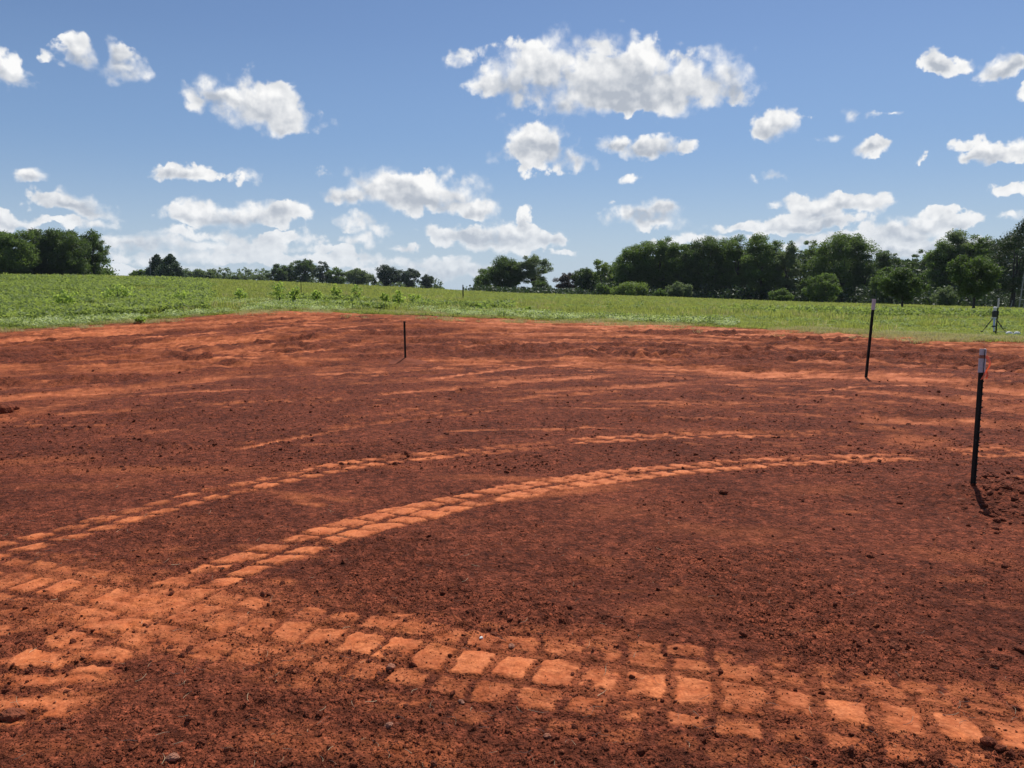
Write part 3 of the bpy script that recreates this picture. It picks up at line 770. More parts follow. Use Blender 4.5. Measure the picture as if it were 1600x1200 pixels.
M_GRASSDRY = mat_leaf('dry_grass', rgb(0.24, 0.22, 0.10), rgb(0.50, 0.44, 0.26), 0.4, 1.0)

# ------------------------------------------------------------------ ground: the graded clay
th_front = np.linspace(R_(-46), R_(46), 1000)
th_back = np.linspace(R_(46), R_(314), 70)[1:]
theta = np.concatenate([th_front, th_back])
theta_w = (theta + math.pi) % (2 * math.pi) - math.pi
theta_w[-1] = th_front[0]
inner = np.concatenate([[0.03], np.linspace(0.3, 1.9, 14)])
r_near = 1.0 / np.linspace(1 / 2.0, 1 / 17.0, 500)
re_t = r_edge(theta_w)
rows_i = np.repeat(np.concatenate([inner, r_near])[:, None], len(theta), 1)
u = np.linspace(0, 1, 150)[1:, None]
rows_o = 17.0 + u * (re_t[None, :] + 0.9 - 17.0)
RR = np.concatenate([rows_i, rows_o])
gx, gy = polar_grid(theta_w, RR)
gz, gpk, gpale, glit, gcl = soil(gx, gy)
over = np.hypot(gx, gy) - r_edge(np.arctan2(gx, gy))
gz = gz - 0.10 * sstep(0.2, 0.9, over)
ground = mesh_obj('ground', np.stack([gx, gy, gz], 1), grid_faces(*RR.shape), M_SOIL, smooth=True)
tag(ground, 'graded red clay with wheel prints and blade marks', kind='structure')
attr(ground, 'pack', gpk); attr(ground, 'pale', gpale); attr(ground, 'litter', glit)

# ------------------------------------------------------------------ grass field (rolling, out to the horizon)
thf = np.concatenate([np.linspace(R_(-46), R_(46), 460), np.linspace(R_(46), R_(314), 70)[1:]])
thf_w = (thf + math.pi) % (2 * math.pi) - math.pi; thf_w[-1] = thf[0]
ref = r_edge(thf_w)
uu = np.concatenate([np.linspace(0, 1, 90) ** 1.3 * 0.5, np.geomspace(0.52, 1.0, 60)])
FR = ref[None, :] * (700.0 / ref[None, :]) ** uu[:, None]
fx, fy = polar_grid(thf_w, FR)
fr = np.hypot(fx, fy)
fz = terrain(fx, fy) + 0.05 * (fbm(fx * 0.9, fy * 0.9, 3) - 0.3) * sstep(0, 1.2, fr - r_edge(np.arctan2(fx, fy))) + 0.012
field = mesh_obj('grass_field', np.stack([fx, fy, fz], 1), grid_faces(*FR.shape), M_FIELD, smooth=True)
tag(field, 'green rolling field behind the graded clay', kind='structure')

# ------------------------------------------------------------------ instanced stuff
def proto_collection(name, objs):
    c = bpy.data.collections.new(name)
    for o in objs: c.objects.link(o)
    return c
def scatter(name, pts, scl, rot, coll, label, tilt=None):
    """points with scale and rotation attributes, one geometry-nodes modifier"""
    me = bpy.data.meshes.new(name)
    me.vertices.add(len(pts)); me.vertices.foreach_set('co', np.asarray(pts, np.float32).ravel())
    o = bpy.data.objects.new(name, me); COL.objects.link(o)
    a = me.attributes.new('scl', 'FLOAT_VECTOR', 'POINT'); a.data.foreach_set('vector', np.asarray(scl, np.float32).ravel())
    a = me.attributes.new('rot', 'FLOAT_VECTOR', 'POINT'); a.data.foreach_set('vector', np.asarray(rot, np.float32).ravel())
    ng = bpy.data.node_groups.new(name + '_nodes', 'GeometryNodeTree')
    ng.interface.new_socket('Geometry', in_out='INPUT', socket_type='NodeSocketGeometry')
    ng.interface.new_socket('Geometry', in_out='OUTPUT', socket_type='NodeSocketGeometry')
    N = NT(ng)
    gi = N.n('NodeGroupInput'); go = N.n('NodeGroupOutput')
    ci = N.n('GeometryNodeCollectionInfo'); ci.inputs[0].default_value = coll
    ci.inputs['Separate Children'].default_value = True; ci.inputs['Reset Children'].default_value = True
    ip = N.n('GeometryNodeInstanceOnPoints')
    s_ = N.n('GeometryNodeInputNamedAttribute', data_type='FLOAT_VECTOR'); s_.inputs[0].default_value = 'scl'
    r_ = N.n('GeometryNodeInputNamedAttribute', data_type='FLOAT_VECTOR'); r_.inputs[0].default_value = 'rot'
    er = N.n('FunctionNodeEulerToRotation')
    rv = N.n('FunctionNodeRandomValue', data_type='INT')
    rv.inputs['Min'].default_value = 0; rv.inputs['Max'].default_value = len(coll.objects) - 1
    L = ng.links.new
    L(gi.outputs[0], ip.inputs['Points']); L(ci.outputs[0], ip.inputs['Instance'])
    ip.inputs['Pick Instance'].default_value = True
    L([x for x in rv.outputs if x.type == 'INT'][0], ip.inputs['Instance Index'])
    L(s_.outputs[0], ip.inputs['Scale']); L(r_.outputs[0], er.inputs[0]); L(er.outputs[0], ip.inputs['Rotation'])
    L(ip.outputs[0], go.inputs[0])
    md = o.modifiers.new('scatter', 'NODES'); md.node_group = ng
    return tag(o, label, kind='stuff')

import bmesh
def clod_mesh(name, seed, sub, mat, rough=0.35):
    bm = bmesh.new()
    bmesh.ops.create_icosphere(bm, subdivisions=sub, radius=0.5)
    rs = np.random.default_rng(seed); ph = rs.random((6, 3)) * 6
    k = rs.normal(0, 3.2, (6, 3))
    for v in bm.verts:
        p = np.array(v.co); d = sum(math.sin(float(k[i] @ p) + ph[i, 0]) for i in range(6)) / 6
        f = 1 + rough * d * 1.6 + rs.normal(0, 0.05)
        v.co = Vector((p[0] * f, p[1] * f * 0.85, p[2] * f * 0.72))
    me = bpy.data.meshes.new(name); bm.to_mesh(me); bm.free()
    me.materials.append(mat)
    return bpy.data.objects.new(name, me)
clods = [clod_mesh('clod_shape', i, 1 if i < 4 else 2, M_CLOD if i != 3 else M_CLOD_ORANGE) for i in range(6)]
C_CLOD = proto_collection('clod_shapes', clods)

def spread_px(n, y0, y1, x0=-80, x1=1680):
    """random points on the flat ground, even in the picture area they cover"""
    P = np.array([flat(px, py) for px, py in zip(rng.uniform(x0, x1, n), rng.uniform(y0, y1, n))])
    return P[:, 0], P[:, 1]
def place_clods(name, n, y0, y1, smin, smax, label, power=3.2):
    x, y = spread_px(n, y0, y1)
    z, pk, _, _, cl = soil(x, y)
    keep = rng.random(n) < np.clip((1 - pk * 1.6), 0.03, 1) * (0.35 + 0.65 * cl)
    x, y, z = x[keep], y[keep], z[keep]; m = len(x)
    s = smin * (1 - rng.random(m) * (1 - (smin / smax) ** power)) ** (-1 / power)
    s3 = np.stack([s, s * rng.uniform(0.7, 1.1, m), s * rng.uniform(0.5, 0.85, m)], 1)
    return scatter(name, np.stack([x, y, z + s * 0.06], 1), s3, rng.uniform(0, 6.28, (m, 3)) * [0.15, 0.15, 1], C_CLOD, label)
place_clods('soil_crumbs', 190000, 690, 1230, 0.005, 0.040, 'loose crumbs of dark red clay strewn over the ground', 3.1)
place_clods('soil_lumps', 22000, 575, 740, 0.012, 0.07, 'small lumps of red clay on the farther ground', 2.6)

# straw litter
def straw_mesh(seed):
    rs = random.Random(seed); v, f = [], []
    L = 0.5; bend = rs.uniform(-0.25, 0.25); n = 5; w = 0.035
    for i in range(n):
        t = i / (n - 1); x = (t - 0.5); y = bend * math.sin(t * math.pi); z = 0.05 * math.sin(t * 5 + seed)
        for (a, b) in ((w, 0), (-w, 0), (0, w)): v.append((x, y + a * 0.5, z + b))
    for i in range(n - 1):
        for k in range(3): f.append((i * 3 + k, i * 3 + (k + 1) % 3, i * 3 + 3 + (k + 1) % 3, i * 3 + 3 + k))
    return mesh_obj('straw_shape', v, f, M_STRAW, link=False)
C_STRAW = proto_collection('straw_shapes', [straw_mesh(i) for i in range(4)])
x, y = spread_px(420, 760, 1210); z = soil(x, y)[0]; m = len(x)
s = rng.uniform(0.02, 0.065, m)
scatter('straw_litter', np.stack([x, y, z + 0.008], 1), np.stack([s, s * 0.8, s * 0.8], 1), np.stack([rng.normal(0, 0.2, m), rng.normal(0, 0.25, m), rng.uniform(0, 6.28, m)], 1), C_STRAW, 'pale bits of straw lying on the clay')

# ------------------------------------------------------------------ grass and weeds
def blades(seed, n, rad, h, w, mat, lean=0.35, name='tuft_shape'):
    rs = np.random.default_rng(seed); v, f = [], []
    for i in range(n):
        a = rs.uniform(0, 6.28); r = rad * math.sqrt(rs.random()); bx, by = r * math.cos(a), r * math.sin(a)
        d = rs.uniform(0, 6.28); hh = h * rs.uniform(0.5, 1.1); l = hh * lean * rs.random() * 1.6
        px_, py_ = math.cos(d + 1.57) * w, math.sin(d + 1.57) * w
        k = len(v)
        v += [(bx - px_, by - py_, 0), (bx + px_, by + py_, 0),
              (bx + math.cos(d) * l * 0.4 + px_ * 0.8, by + math.sin(d) * l * 0.4 + py_ * 0.8, hh * 0.6), (bx + math.cos(d) * l * 0.4 - px_ * 0.8, by + math.sin(d) * l * 0.4 - py_ * 0.8, hh * 0.6),
              (bx + math.cos(d) * l, by + math.sin(d) * l, hh)]
        f += [(k, k + 1, k + 2, k + 3), (k + 3, k + 2, k + 4)]
    return mesh_obj(name, v, f, mat, link=False)
def leafball(seed, n, rad, h, ls, mat, name='weed_shape'):
    rs = np.random.default_rng(seed)
    p = rs.normal(0, 1, (n, 3)); p /= np.linalg.norm(p, axis=1)[:, None]
    p *= rs.uniform(0.5, 1, n)[:, None] * [rad, rad, h * 0.5]; p[:, 2] += h * 0.5
    V, Fc = leaf_quads(rs, p, ls)
    return mesh_obj(name, V, Fc, mat, link=False)
def leaf_quads(rs, p, ls, up=0.5, aspect=0.55):
    n = len(p)
    nrm = rs.normal(0, 1, (n, 3)); nrm[:, 2] = np.abs(nrm[:, 2]) + up; nrm /= np.linalg.norm(nrm, axis=1)[:, None]
    t = rs.normal(0, 1, (n, 3)); t -= (t * nrm).sum(1)[:, None] * nrm; t /= np.linalg.norm(t, axis=1)[:, None]
    b = np.cross(nrm, t)
    s = (ls * rs.uniform(0.6, 1.35, n))[:, None]
    a = t * s; c = b * s * aspect
    V = np.stack([p - a, p - c + nrm * s * 0.12, p + a, p + c + nrm * s * 0.12], 1).reshape(-1, 3)
    Fc = np.arange(4 * n).reshape(n, 4)
    return V, Fc
C_GRASS = proto_collection('grass_shapes', [blades(i, 26, 0.5, 0.55, 0.022, M_GRASS) for i in range(3)] + [blades(9, 22, 0.5, 0.5, 0.02, M_GRASSDRY)])
C_LOW = proto_collection('turf_shapes', [blades(20 + i, 30, 0.6, 0.30, 0.03, M_GRASS) for i in range(3)])
C_WEED = proto_collection('weed_shapes', [leafball(i, 60, 0.5, 0.7, 0.11, M_WEED) for i in range(3)])
C_PALE = proto_collection('pale_weed_shapes', [leafball(40 + i, 60, 0.6, 0.5, 0.075, M_WEEDPALE) for i in range(2)] + [leafball(50, 60, 0.55, 0.6, 0.09, M_WEED)])
C_DRY = proto_collection('dry_shapes', [blades(60 + i, 24, 0.6, 0.4, 0.02, M_GRASSDRY, 0.9) for i in range(2)])

def wedge(n, r0, r1, a0=-36, a1=36, power=2.0, off=None):
    """random points over the field; power 2 = even per area, lower = more of them near"""
    th = rng.uniform(R_(a0), R_(a1), n); t = rng.random(n)
    r = (r0 ** power + t * (r1 ** power - r0 ** power)) ** (1 / power)
    if off is not None: r = r_edge(th) + off[0] + (off[1] - off[0]) * t ** off[2]
    return r * np.sin(th), r * np.cos(th), r, th
def put(name, x, y, s, coll, label, hs=None, sink=0.0):
    m = len(x); s = np.asarray(s) * np.ones(m)
    hs = s if hs is None else hs
    z = terrain(x, y) + sink
    return scatter(name, np.stack([x, y, z], 1), np.stack([s, s, hs], 1), np.stack([rng.normal(0, 0.08, m), rng.normal(0, 0.08, m), rng.uniform(0, 6.28, m)], 1), coll, label)

PXL = lambda px: math.atan2(px - 800, F_PX)
# short green turf over all the field, thinning into the distance
x, y, r, th = wedge(34000, 0, 0, off=(0.0, 90, 1.6)); s = 0.30 + 0.010 * (r - 25)
put('turf_grass', x, y, s * rng.uniform(0.6, 1.3, len(x)), C_LOW, 'short green grass covering the rolling field', hs=s * rng.uniform(0.4, 1.1, len(x)) * 0.8)
# dry ragged fringe where the turf meets the clay
x, y, r, th = wedge(9000, 0, 0, off=(-2.2, 1.5, 0.6))
k = fbm(x * 0.9, y * 0.9, 3) > 0.46 + 0.10 * np.clip(r_edge(th) - r, 0, 3); x, y = x[k], y[k]
put('dry_grass_fringe', x, y, rng.uniform(0.12, 0.32, len(x)), C_DRY, 'dry straw coloured grass along the edge of the clay', hs=rng.uniform(0.1, 0.35, len(x)))
# low pale weeds, a belt near the edge, thick on the left
x, y, r, th = wedge(24000, 0, 0, off=(0.4, 26, 1.25), a1=16)
d = r - r_edge(th); wl = np.interp(th, [R_(-36), PXL(300), PXL(800), PXL(1000)], [27, 13, 6, 4])
k = (fbm(x * 0.5, y * 0.5, 3) > 0.47) & (d < wl * (0.7 + 0.6 * vnoise(x * 0.2, y * 0.2)))
x, y = x[k], y[k]; s = rng.uniform(0.16, 0.55, len(x))
put('pale_flowered_weeds', x, y, s, C_PALE, 'low pale flowered weeds in a belt above the clay', hs=s * 0.8)
# taller green growth on the left hill and a patch on the right
x, y, r, th = wedge(15000, 0, 0, off=(3, 70, 1.3), a0=-36, a1=0)
k = (fbm(x * 0.25 + 5, y * 0.25, 3) + 0.22 * (th < PXL(330)) - 0.004 * (r - 30) * (th > PXL(330)) > 0.58) & ((th < PXL(340)) | (r < 48)); x, y, r = x[k], y[k], r[k]
s = rng.uniform(0.3, 0.75, len(x)) * (0.8 + 0.006 * (r - 30))
put('green_weeds', x, y, s, C_WEED, 'leafy green weeds growing thick on the left hill', hs=s * 0.95)
x, y, r, th = wedge(9000, 0, 0, off=(6, 75, 1.1), a0=-10, a1=36)
k = fbm(x * 0.12 + 9, y * 0.3, 3) > 0.50; x, y, r = x[k], y[k], r[k]
s = rng.uniform(0.22, 0.5, len(x)) * (0.8 + 0.006 * (r - 30))
put('field_weeds', x, y, s, C_WEED, 'scattered low weeds in the field to the right', hs=s * 0.55)
cx = at(1460, 495, 52)
x = cx[0] + rng.normal(0, 5.2, 900); y = cx[1] + rng.normal(0, 2.0, 900)
put('yellow_green_weeds', x, y, rng.uniform(0.4, 0.7, 900), C_WEED, 'patch of bright yellow green weeds before the lawn trees', hs=rng.uniform(0.4, 0.75, 900))
# tall grass
x, y, r, th = wedge(7000, 0, 0, off=(2, 70, 1.2))
k = fbm(x * 0.3 + 2, y * 0.3 + 8, 2) > 0.5; x, y, r = x[k], y[k], r[k]
s = rng.uniform(0.35, 0.7, len(x))
put('tall_grass', x, y, s, C_GRASS, 'taller grass standing in loose clumps on the field', hs=s * 0.9)

# ------------------------------------------------------------------ trees
def tube(pts, rad, n=6):
    v, f = [], []
    for i, (p, r) in enumerate(zip(pts, rad)):
        p = Vector(p)
        d = (Vector(pts[min(i + 1, len(pts) - 1)]) - Vector(pts[max(i - 1, 0)])).normalized()
        a = d.orthogonal().normalized(); b = d.cross(a)
        for k in range(n):
            t = 2 * math.pi * k / n; v.append(p + a * math.cos(t) * r + b * math.sin(t) * r)
    for i in range(len(pts) - 1):
        for k in range(n): f.append((i * n + k, i * n + (k + 1) % n, (i + 1) * n + (k + 1) % n, (i + 1) * n + k))
    f.append(tuple(range((len(pts) - 1) * n, len(pts) * n)))
    f.append(tuple(reversed(range(n))))
    return v, f
def join(parts):
    V, F_ = [], []
    for v, f in parts:
        k = len(V); V += [tuple(p) for p in v]; F_ += [tuple(i + k for i in q_) for q_ in f]
    return V, F_

def make_tree(name, loc, H, Wd, label, cat='tree', group=None, kind='mid', shape='round', base=0.12, dens=1.0, leaf=None, seed=0, gaps=0.0):
    """H height, Wd half width. crown > clumps of leaves round the limbs"""
    rs = np.random.default_rng(seed)
    rr = random.Random(seed)
    t = empty(name, tuple(loc), label, cat, group)
    dist = math.hypot(loc[0], loc[1])
    if leaf is None: leaf = max(0.085, dist * 0.00082)
    cl = []                      # clump centres and radii
    z0 = H * base
    nC = int((104 if shape == 'tall' else 56) * dens) + 8
    if shape == 'cone':
        nC = 90
        for i in range(nC):
            tt = (i + 0.5) / nC; zz = z0 + (H - z0) * tt * 0.97
            rad = Wd * (1 - tt) ** 0.7 * rr.uniform(0.25, 0.85); a = i * 2.4 + rr.uniform(-.5, .5)
            cl.append((rad * math.cos(a), rad * math.sin(a), zz, Wd * (0.34 * (1 - tt) + 0.14)))
    else:
        for i in range(nC):
            for _ in range(30):
                p = rs.uniform(-1, 1, 3); pw = 2.5 if shape == 'tall' else 2.1; l = (np.abs(p) ** pw).sum() ** (1 / pw)
                if 0.45 < l < 1.0: break
            lob = 1 + 0.17 * math.sin(3 * math.atan2(p[1], p[0]) + seed) + 0.12 * math.sin(5 * math.atan2(p[2], p[0]) + seed * 2.1)
            cz = (p[2] * lob * 0.5 + 0.5)
            taper = {'round': 1.0, 'tall': 1.08 - 0.15 * max(0, cz - 0.5), 'wide': 1.0 + 0.1 * cz, 'bush': 1.0, 'open': 1.0}[shape]
            if cz < 0.3 and base > 0.04 and shape in ('round', 'wide', 'open'): taper *= 0.62 + cz * 1.2
            rr_c = {'round': 0.27, 'tall': 0.30, 'wide': 0.25, 'bush': 0.28, 'open': 0.17}[shape] * rs.uniform(0.6, 1.35)
            k = 1 - rr_c * 0.55
            cl.append((p[0] * lob * Wd * k * taper, p[1] * lob * Wd * k * taper, z0 + (H - z0) * (0.06 + 0.86 * np.clip(cz, 0.0, 1)), rr_c * Wd))
        ctop = float(np.percentile([c[2] + c[3] * 0.75 for c in cl], 97))
        sc_ = (H - z0) / (ctop - z0)
        cl = [(c[0], c[1], z0 + (c[2] - z0) * sc_, c[3]) for c in cl]
    P = []
    hh = (H - z0)
    for (cx_, cy_, cz_, cr) in cl:
        n = int(np.clip(dens * 6.4 * (cr / leaf) ** 2 * 0.80, 14, 420) * (1 - gaps))
        p = rs.normal(0, 1, (n, 3)); p /= np.linalg.norm(p, axis=1)[:, None]
        p *= (rs.random(n) ** 0.45)[:, None] * cr * rs.uniform(0.7, 1.15, n)[:, None]
        p[:, 2] *= 0.72
        P.append(p + [cx_, cy_, cz_])
    P = np.concatenate(P)
    P = P[P[:, 2] > 0.05]
    V, Fc = leaf_quads(rs, P, leaf, up=0.35, aspect=0.62)
    mesh_obj('crown' if shape != 'bush' else 'foliage', V, Fc, LEAF[kind] if kind in LEAF else kind, t)
    # trunk and limbs
    tr = max(0.06, H * 0.022) * (0.6 if shape == 'bush' else 1)
    top = H * (0.85 if shape == 'cone' else 0.62)
    parts = [tube([(0, 0, -0.3), (0.02 * H * rr.uniform(-1, 1), 0, top * 0.35), (0.03 * H * rr.uniform(-1, 1), 0.02 * H * rr.uniform(-1, 1), top * 0.7), (0.02 * H, 0, top)],
                  [tr * 1.25, tr, tr * 0.65, tr * 0.25], 7)]
    if shape != 'cone':
        order = sorted(cl, key=lambda c: rr.random())[:9 if shape != 'bush' else 5]
        for c in order:
            zs = min(c[2] * 0.75, top * rr.uniform(0.25, 0.8))
            mid = (c[0] * 0.45, c[1] * 0.45, zs + (c[2] - zs) * 0.62)
            parts.append(tube([(0, 0, zs), mid, (c[0], c[1], c[2])], [tr * 0.5, tr * 0.32, tr * 0.1], 5))
    V, F_ = join(parts)
    mesh_obj('trunk' if shape != 'bush' else 'stems', V, F_, M_BARK, t)
    return t

# pixel column, base row, top row, half width px, range m, leaf kind, shape, base, name, category, label
TREES = [
 # hedgerow on the hill, left end
 (-25, 437, 362, 38, 165, 'dark', 'round', .02, 'hedgerow_tree', 'tree', 'dark broad tree cut by the picture edge at the far left of the hill hedgerow'),
 (16, 437, 361, 27, 160, 'mid', 'tall', .02, 'hedgerow_tree', 'tree', 'brighter green tree, first full one of the hill hedgerow at the picture edge'),
 (55, 437, 362, 24, 168, 'deep', 'round', .05, 'hedgerow_tree', 'tree', 'dark tree with sky holes, between the bright green tree and the hedgerow middle'),
 (82, 437, 361, 24, 165, 'dark', 'tall', .02, 'hedgerow_tree', 'tree', 'dense dark middle tree of the hill hedgerow, right of the one with sky holes'),
 (108, 437, 360, 24, 162, 'dark', 'tall', .02, 'hedgerow_tree', 'tree', 'tall dark hedgerow tree second from the open end on the hill'),
 (147, 437, 363, 27, 165, 'dark', 'round', .02, 'hedgerow_tree', 'tree', 'broad round dark tree ending the hill hedgerow, open sky to its right'),
 # centre left, far
 (219, 438, 421, 13, 260, 'mid', 'bush', .0, 'roadside_bush', 'bush', 'low round bush left of the thin utility pole and two cedars'),
 (247, 440, 397, 17, 240, 'conifer', 'cone', .0, 'cedar_tree', 'cedar', 'dark cedar directly beside the thin utility pole'),
 (268, 440, 397, 20, 236, 'conifer', 'cone', .0, 'cedar_tree', 'cedar', 'dark pointed cedar, the wider one away from the utility pole'),
 (284, 440, 424, 9, 300, 'dark', 'bush', .0, 'roadside_bush', 'bush', 'small dark bush tucked against the right side of the wider cedar'),
 (303, 441, 420, 17, 330, 'grey', 'round', .0, 'distant_tree', 'tree', 'low hazy round tree, first right of the two cedars'),
 (326, 441, 420, 14, 330, 'grey', 'round', .0, 'distant_tree', 'tree', 'low hazy round tree between the first hazy one and the thin lacy tree'),
 (351, 442, 417, 11, 320, 'grey', 'open', .2, 'distant_tree', 'tree', 'thin lacy tree with sky showing through, left one of the lacy pair'),
 (366, 443, 430, 8, 330, 'dark', 'bush', .0, 'roadside_bush', 'bush', 'small dark bush between the two thin lacy trees'),
 (383, 443, 418, 12, 320, 'grey', 'open', .2, 'distant_tree', 'tree', 'thin lacy flat topped tree, right one of the lacy pair'),
 (406, 444, 419, 14, 330, 'grey', 'open', .1, 'distant_tree', 'tree', 'ragged grey green tree left of the dark far copse'),
 (434, 445, 412, 14, 320, 'dark', 'round', .0, 'distant_tree', 'tree', 'dark rounded tree at the left end of the far copse'),
 (456, 446, 413, 12, 325, 'mid', 'round', .0, 'distant_tree', 'tree', 'green tree left of the tallest dome in the far copse'),
 (477, 446, 405, 17, 320, 'dark', 'round', .0, 'distant_tree', 'tree', 'tallest domed tree of the far copse'),
 (504, 447, 411, 11, 315, 'deep', 'wide', .1, 'distant_tree', 'tree', 'dark layered tree just right of the tallest dome in the far copse'),
 (525, 448, 419, 15, 315, 'mid', 'round', .0, 'distant_tree', 'tree', 'rounded green tree at the right end of the far copse'),
 (561, 449, 419, 18, 300, 'grey', 'round', .05, 'distant_tree', 'tree', 'lone round grey green tree standing between the far copse and the dark clump'),
 (584, 449, 434, 5, 300, 'dark', 'open', .2, 'distant_tree', 'tree', 'tiny ragged tree at the left foot of the dark far clump'),
 (607, 450, 414, 17, 300, 'deep', 'round', .05, 'distant_tree', 'tree', 'tallest tree of the dark far clump left of the sky gap'),
 (639, 450, 420, 17, 300, 'deep', 'wide', .05, 'distant_tree', 'tree', 'broad dark tree second tallest in the clump left of the sky gap'),
 (668, 451, 430, 10, 300, 'deep', 'round', .05, 'distant_tree', 'tree', 'small dark tree near the low end of the clump by the sky gap'),
 (683, 452, 436, 8, 300, 'dark', 'open', .05, 'distant_tree', 'tree', 'last and smallest tree before the sky gap over the field'),
 # right of the gap
 (756, 459, 419, 19, 190, 'mid', 'round', .03, 'tree', 'tree', 'rounded tree standing first right of the sky gap'),
 (790, 460, 402, 20, 185, 'dark', 'tall', .05, 'tree', 'tree', 'tall dark tree behind the rounded one right of the sky gap'),
 (833, 461, 400, 27, 185, 'grey', 'wide', .06, 'tree', 'tree', 'open crowned tall tree with sky showing between its branches'),
 (846, 462, 438, 16, 175, 'dark', 'bush', .0, 'hedge_bush', 'bush', 'dark bush under the open crowned tall tree'),
 (887, 463, 426, 20, 180, 'purple', 'round', .03, 'tree', 'tree', 'low round tree with dark purple brown foliage'),
 (915, 463, 420, 13, 175, 'dark', 'tall', .0, 'tree', 'tree', 'narrow dark tree right of the purple brown one'),
 (941, 464, 407, 17, 172, 'light', 'round', .02, 'tree', 'tree', 'yellow green topped tree at the low end of the right tree line'),
 (962, 464, 412, 14, 180, 'mid', 'round', .0, 'tree', 'tree', 'green tree filling the step up to the tall tree line'),
 (988, 466, 383, 23, 165, 'mid', 'tall', .02, 'tall_tree', 'tree', 'first tall tree of the right tree line, behind the yellow green thicket'),
 (1028, 467, 374, 24, 165, 'mid', 'tall', .04, 'tall_tree', 'tree', 'tall oval tree second in the right tree line, light between its leaves'),
 (1066, 468, 380, 19, 162, 'mid', 'tall', .02, 'tall_tree', 'tree', 'slimmer tall tree left of the domed brown tinged one'),
 (1103, 469, 372, 25, 160, 'dark', 'tall', .05, 'tall_tree', 'tree', 'tall domed tree with visible trunk and light at its foot'),
 (1150, 471, 370, 22, 160, 'mid', 'tall', .0, 'tall_tree', 'tree', 'tall tree right of the domed one, joined to the peak tree'),
 (1188, 472, 367, 24, 158, 'mid', 'tall', .0, 'tall_tree', 'tree', 'tall peaked tree before the dip in the right tree line'),
 (1228, 473, 382, 24, 156, 'grey', 'round', .0, 'tall_tree', 'tree', 'softer grey green tree in the dip of the right tree line'),
 (1268, 474, 376, 22, 158, 'mid', 'round', .0, 'tall_tree', 'tree', 'dark topped tree just left of the highest rounded tree'),
 (1314, 475, 363, 32, 154, 'mid', 'tall', .0, 'tall_tree', 'tree', 'highest rounded tree in the middle of the right tree line'),
 (1350, 476, 402, 20, 152, 'dark', 'round', .0, 'tall_tree', 'tree', 'dark shoulder tree sloping down right of the highest tree'),
 (1384, 477, 391, 25, 165, 'dark', 'round', .0, 'tall_tree', 'tree', 'round topped tree in the low saddle behind the first lawn tree'),
 (1432, 478, 396, 22, 168, 'dark', 'wide', .0, 'tall_tree', 'tree', 'flat topped tree in the saddle between the two lawn trees'),
 (1469, 480, 383, 22, 150, 'mid', 'tall', .0, 'tall_tree', 'tree', 'left shoulder of the twin peaked group behind the second lawn tree'),
 (1496, 481, 363, 26, 152, 'grey', 'tall', .0, 'tall_tree', 'tree', 'peak tree of the twin group behind the second lawn tree'),
 (1521, 481, 376, 16, 150, 'mid', 'tall', .0, 'tall_tree', 'tree', 'right shoulder tree next to the big dark tree at the picture edge'),
 (1580, 484, 347, 50, 118, 'deep', 'round', .0, 'large_dark_tree', 'tree', 'very large dark tree with brown tinted top filling the right picture edge'),
 (1640, 486, 352, 40, 120, 'deep', 'round', .0, 'large_dark_tree', 'tree', 'large dark tree mostly cut off beyond the right picture edge'),
 # understorey of the tree line
 (985, 465, 440, 28, 150, 'light', 'bush', .0, 'thicket', 'bush', 'wide yellow green thicket in front of the first tall trees'),
 (1030, 466, 452, 12, 148, 'mid', 'bush', .0, 'thicket', 'bush', 'small bright bush at the right end of the yellow green thicket'),
 (944, 464, 444, 15, 155, 'mid', 'bush', .0, 'thicket', 'bush', 'dull green bush at the left end of the yellow green thicket'),
 (1062, 468, 440, 20, 152, 'grey', 'bush', .0, 'thicket', 'bush', 'grey green understorey bush below the slimmer tall tree'),
 (1222, 474, 452, 18, 142, 'mid', 'bush', .0, 'thicket', 'bush', 'pale yellow green bush at the foot of the tree line dip'),
 (1285, 475, 427, 27, 138, 'mid', 'round', .0, 'small_tree', 'tree', 'small yellow green rounded tree before the highest tree'),
 (1476, 480, 448, 22, 130, 'grey', 'bush', .0, 'thicket', 'bush', 'pale grey green bush spreading between the two lawn trees'),
 (1380, 478, 418, 22, 140, 'mid', 'round', .0, 'small_tree', 'tree', 'smaller lighter green tree just behind the first lawn tree'),
]
for i, (px, by, ty, hw, rg, kind, shape, base, nm, cat, lab) in enumerate(TREES):
    g = at(px, by, rg); zt = at(px, ty, rg)[2]
    zg = tz(g[0], g[1]) - 0.1
    H = zt - zg
    dk = math.hypot(1, (px - 800) / F_PX)
    Wd = hw / F_PX * rg / dk * (1.42 if shape == 'tall' else 1.22 if rg > 230 else 1.0)
    make_tree(nm, (g[0], g[1], zg), H, Wd, lab, cat, None, kind, shape, base, 1.0 if shape != 'open' else 0.8, seed=100 + i, gaps=0.35 if shape == 'open' else 0.0)

# the two lawn trees
for i, (px, by, ty, hw, rg, lab) in enumerate([
        (1409, 488, 417, 35, 84, 'small dark lawn tree with bare trunk, shaded grass at its foot, nearer the leaning post'),
        (1521, 488, 399, 40, 78, 'larger lawn tree with bare trunk and dark shade, beside the tripod')]):
    g = at(px, by, rg); zg = tz(g[0], g[1]) - 0.05
    make_tree('lawn_tree', (g[0], g[1], zg), at(px, ty, rg)[2] - zg, hw / F_PX * rg * 0.86, lab, 'tree', 'trees on the lawn', 'dark', 'round', 0.17, 1.0, seed=300 + i)

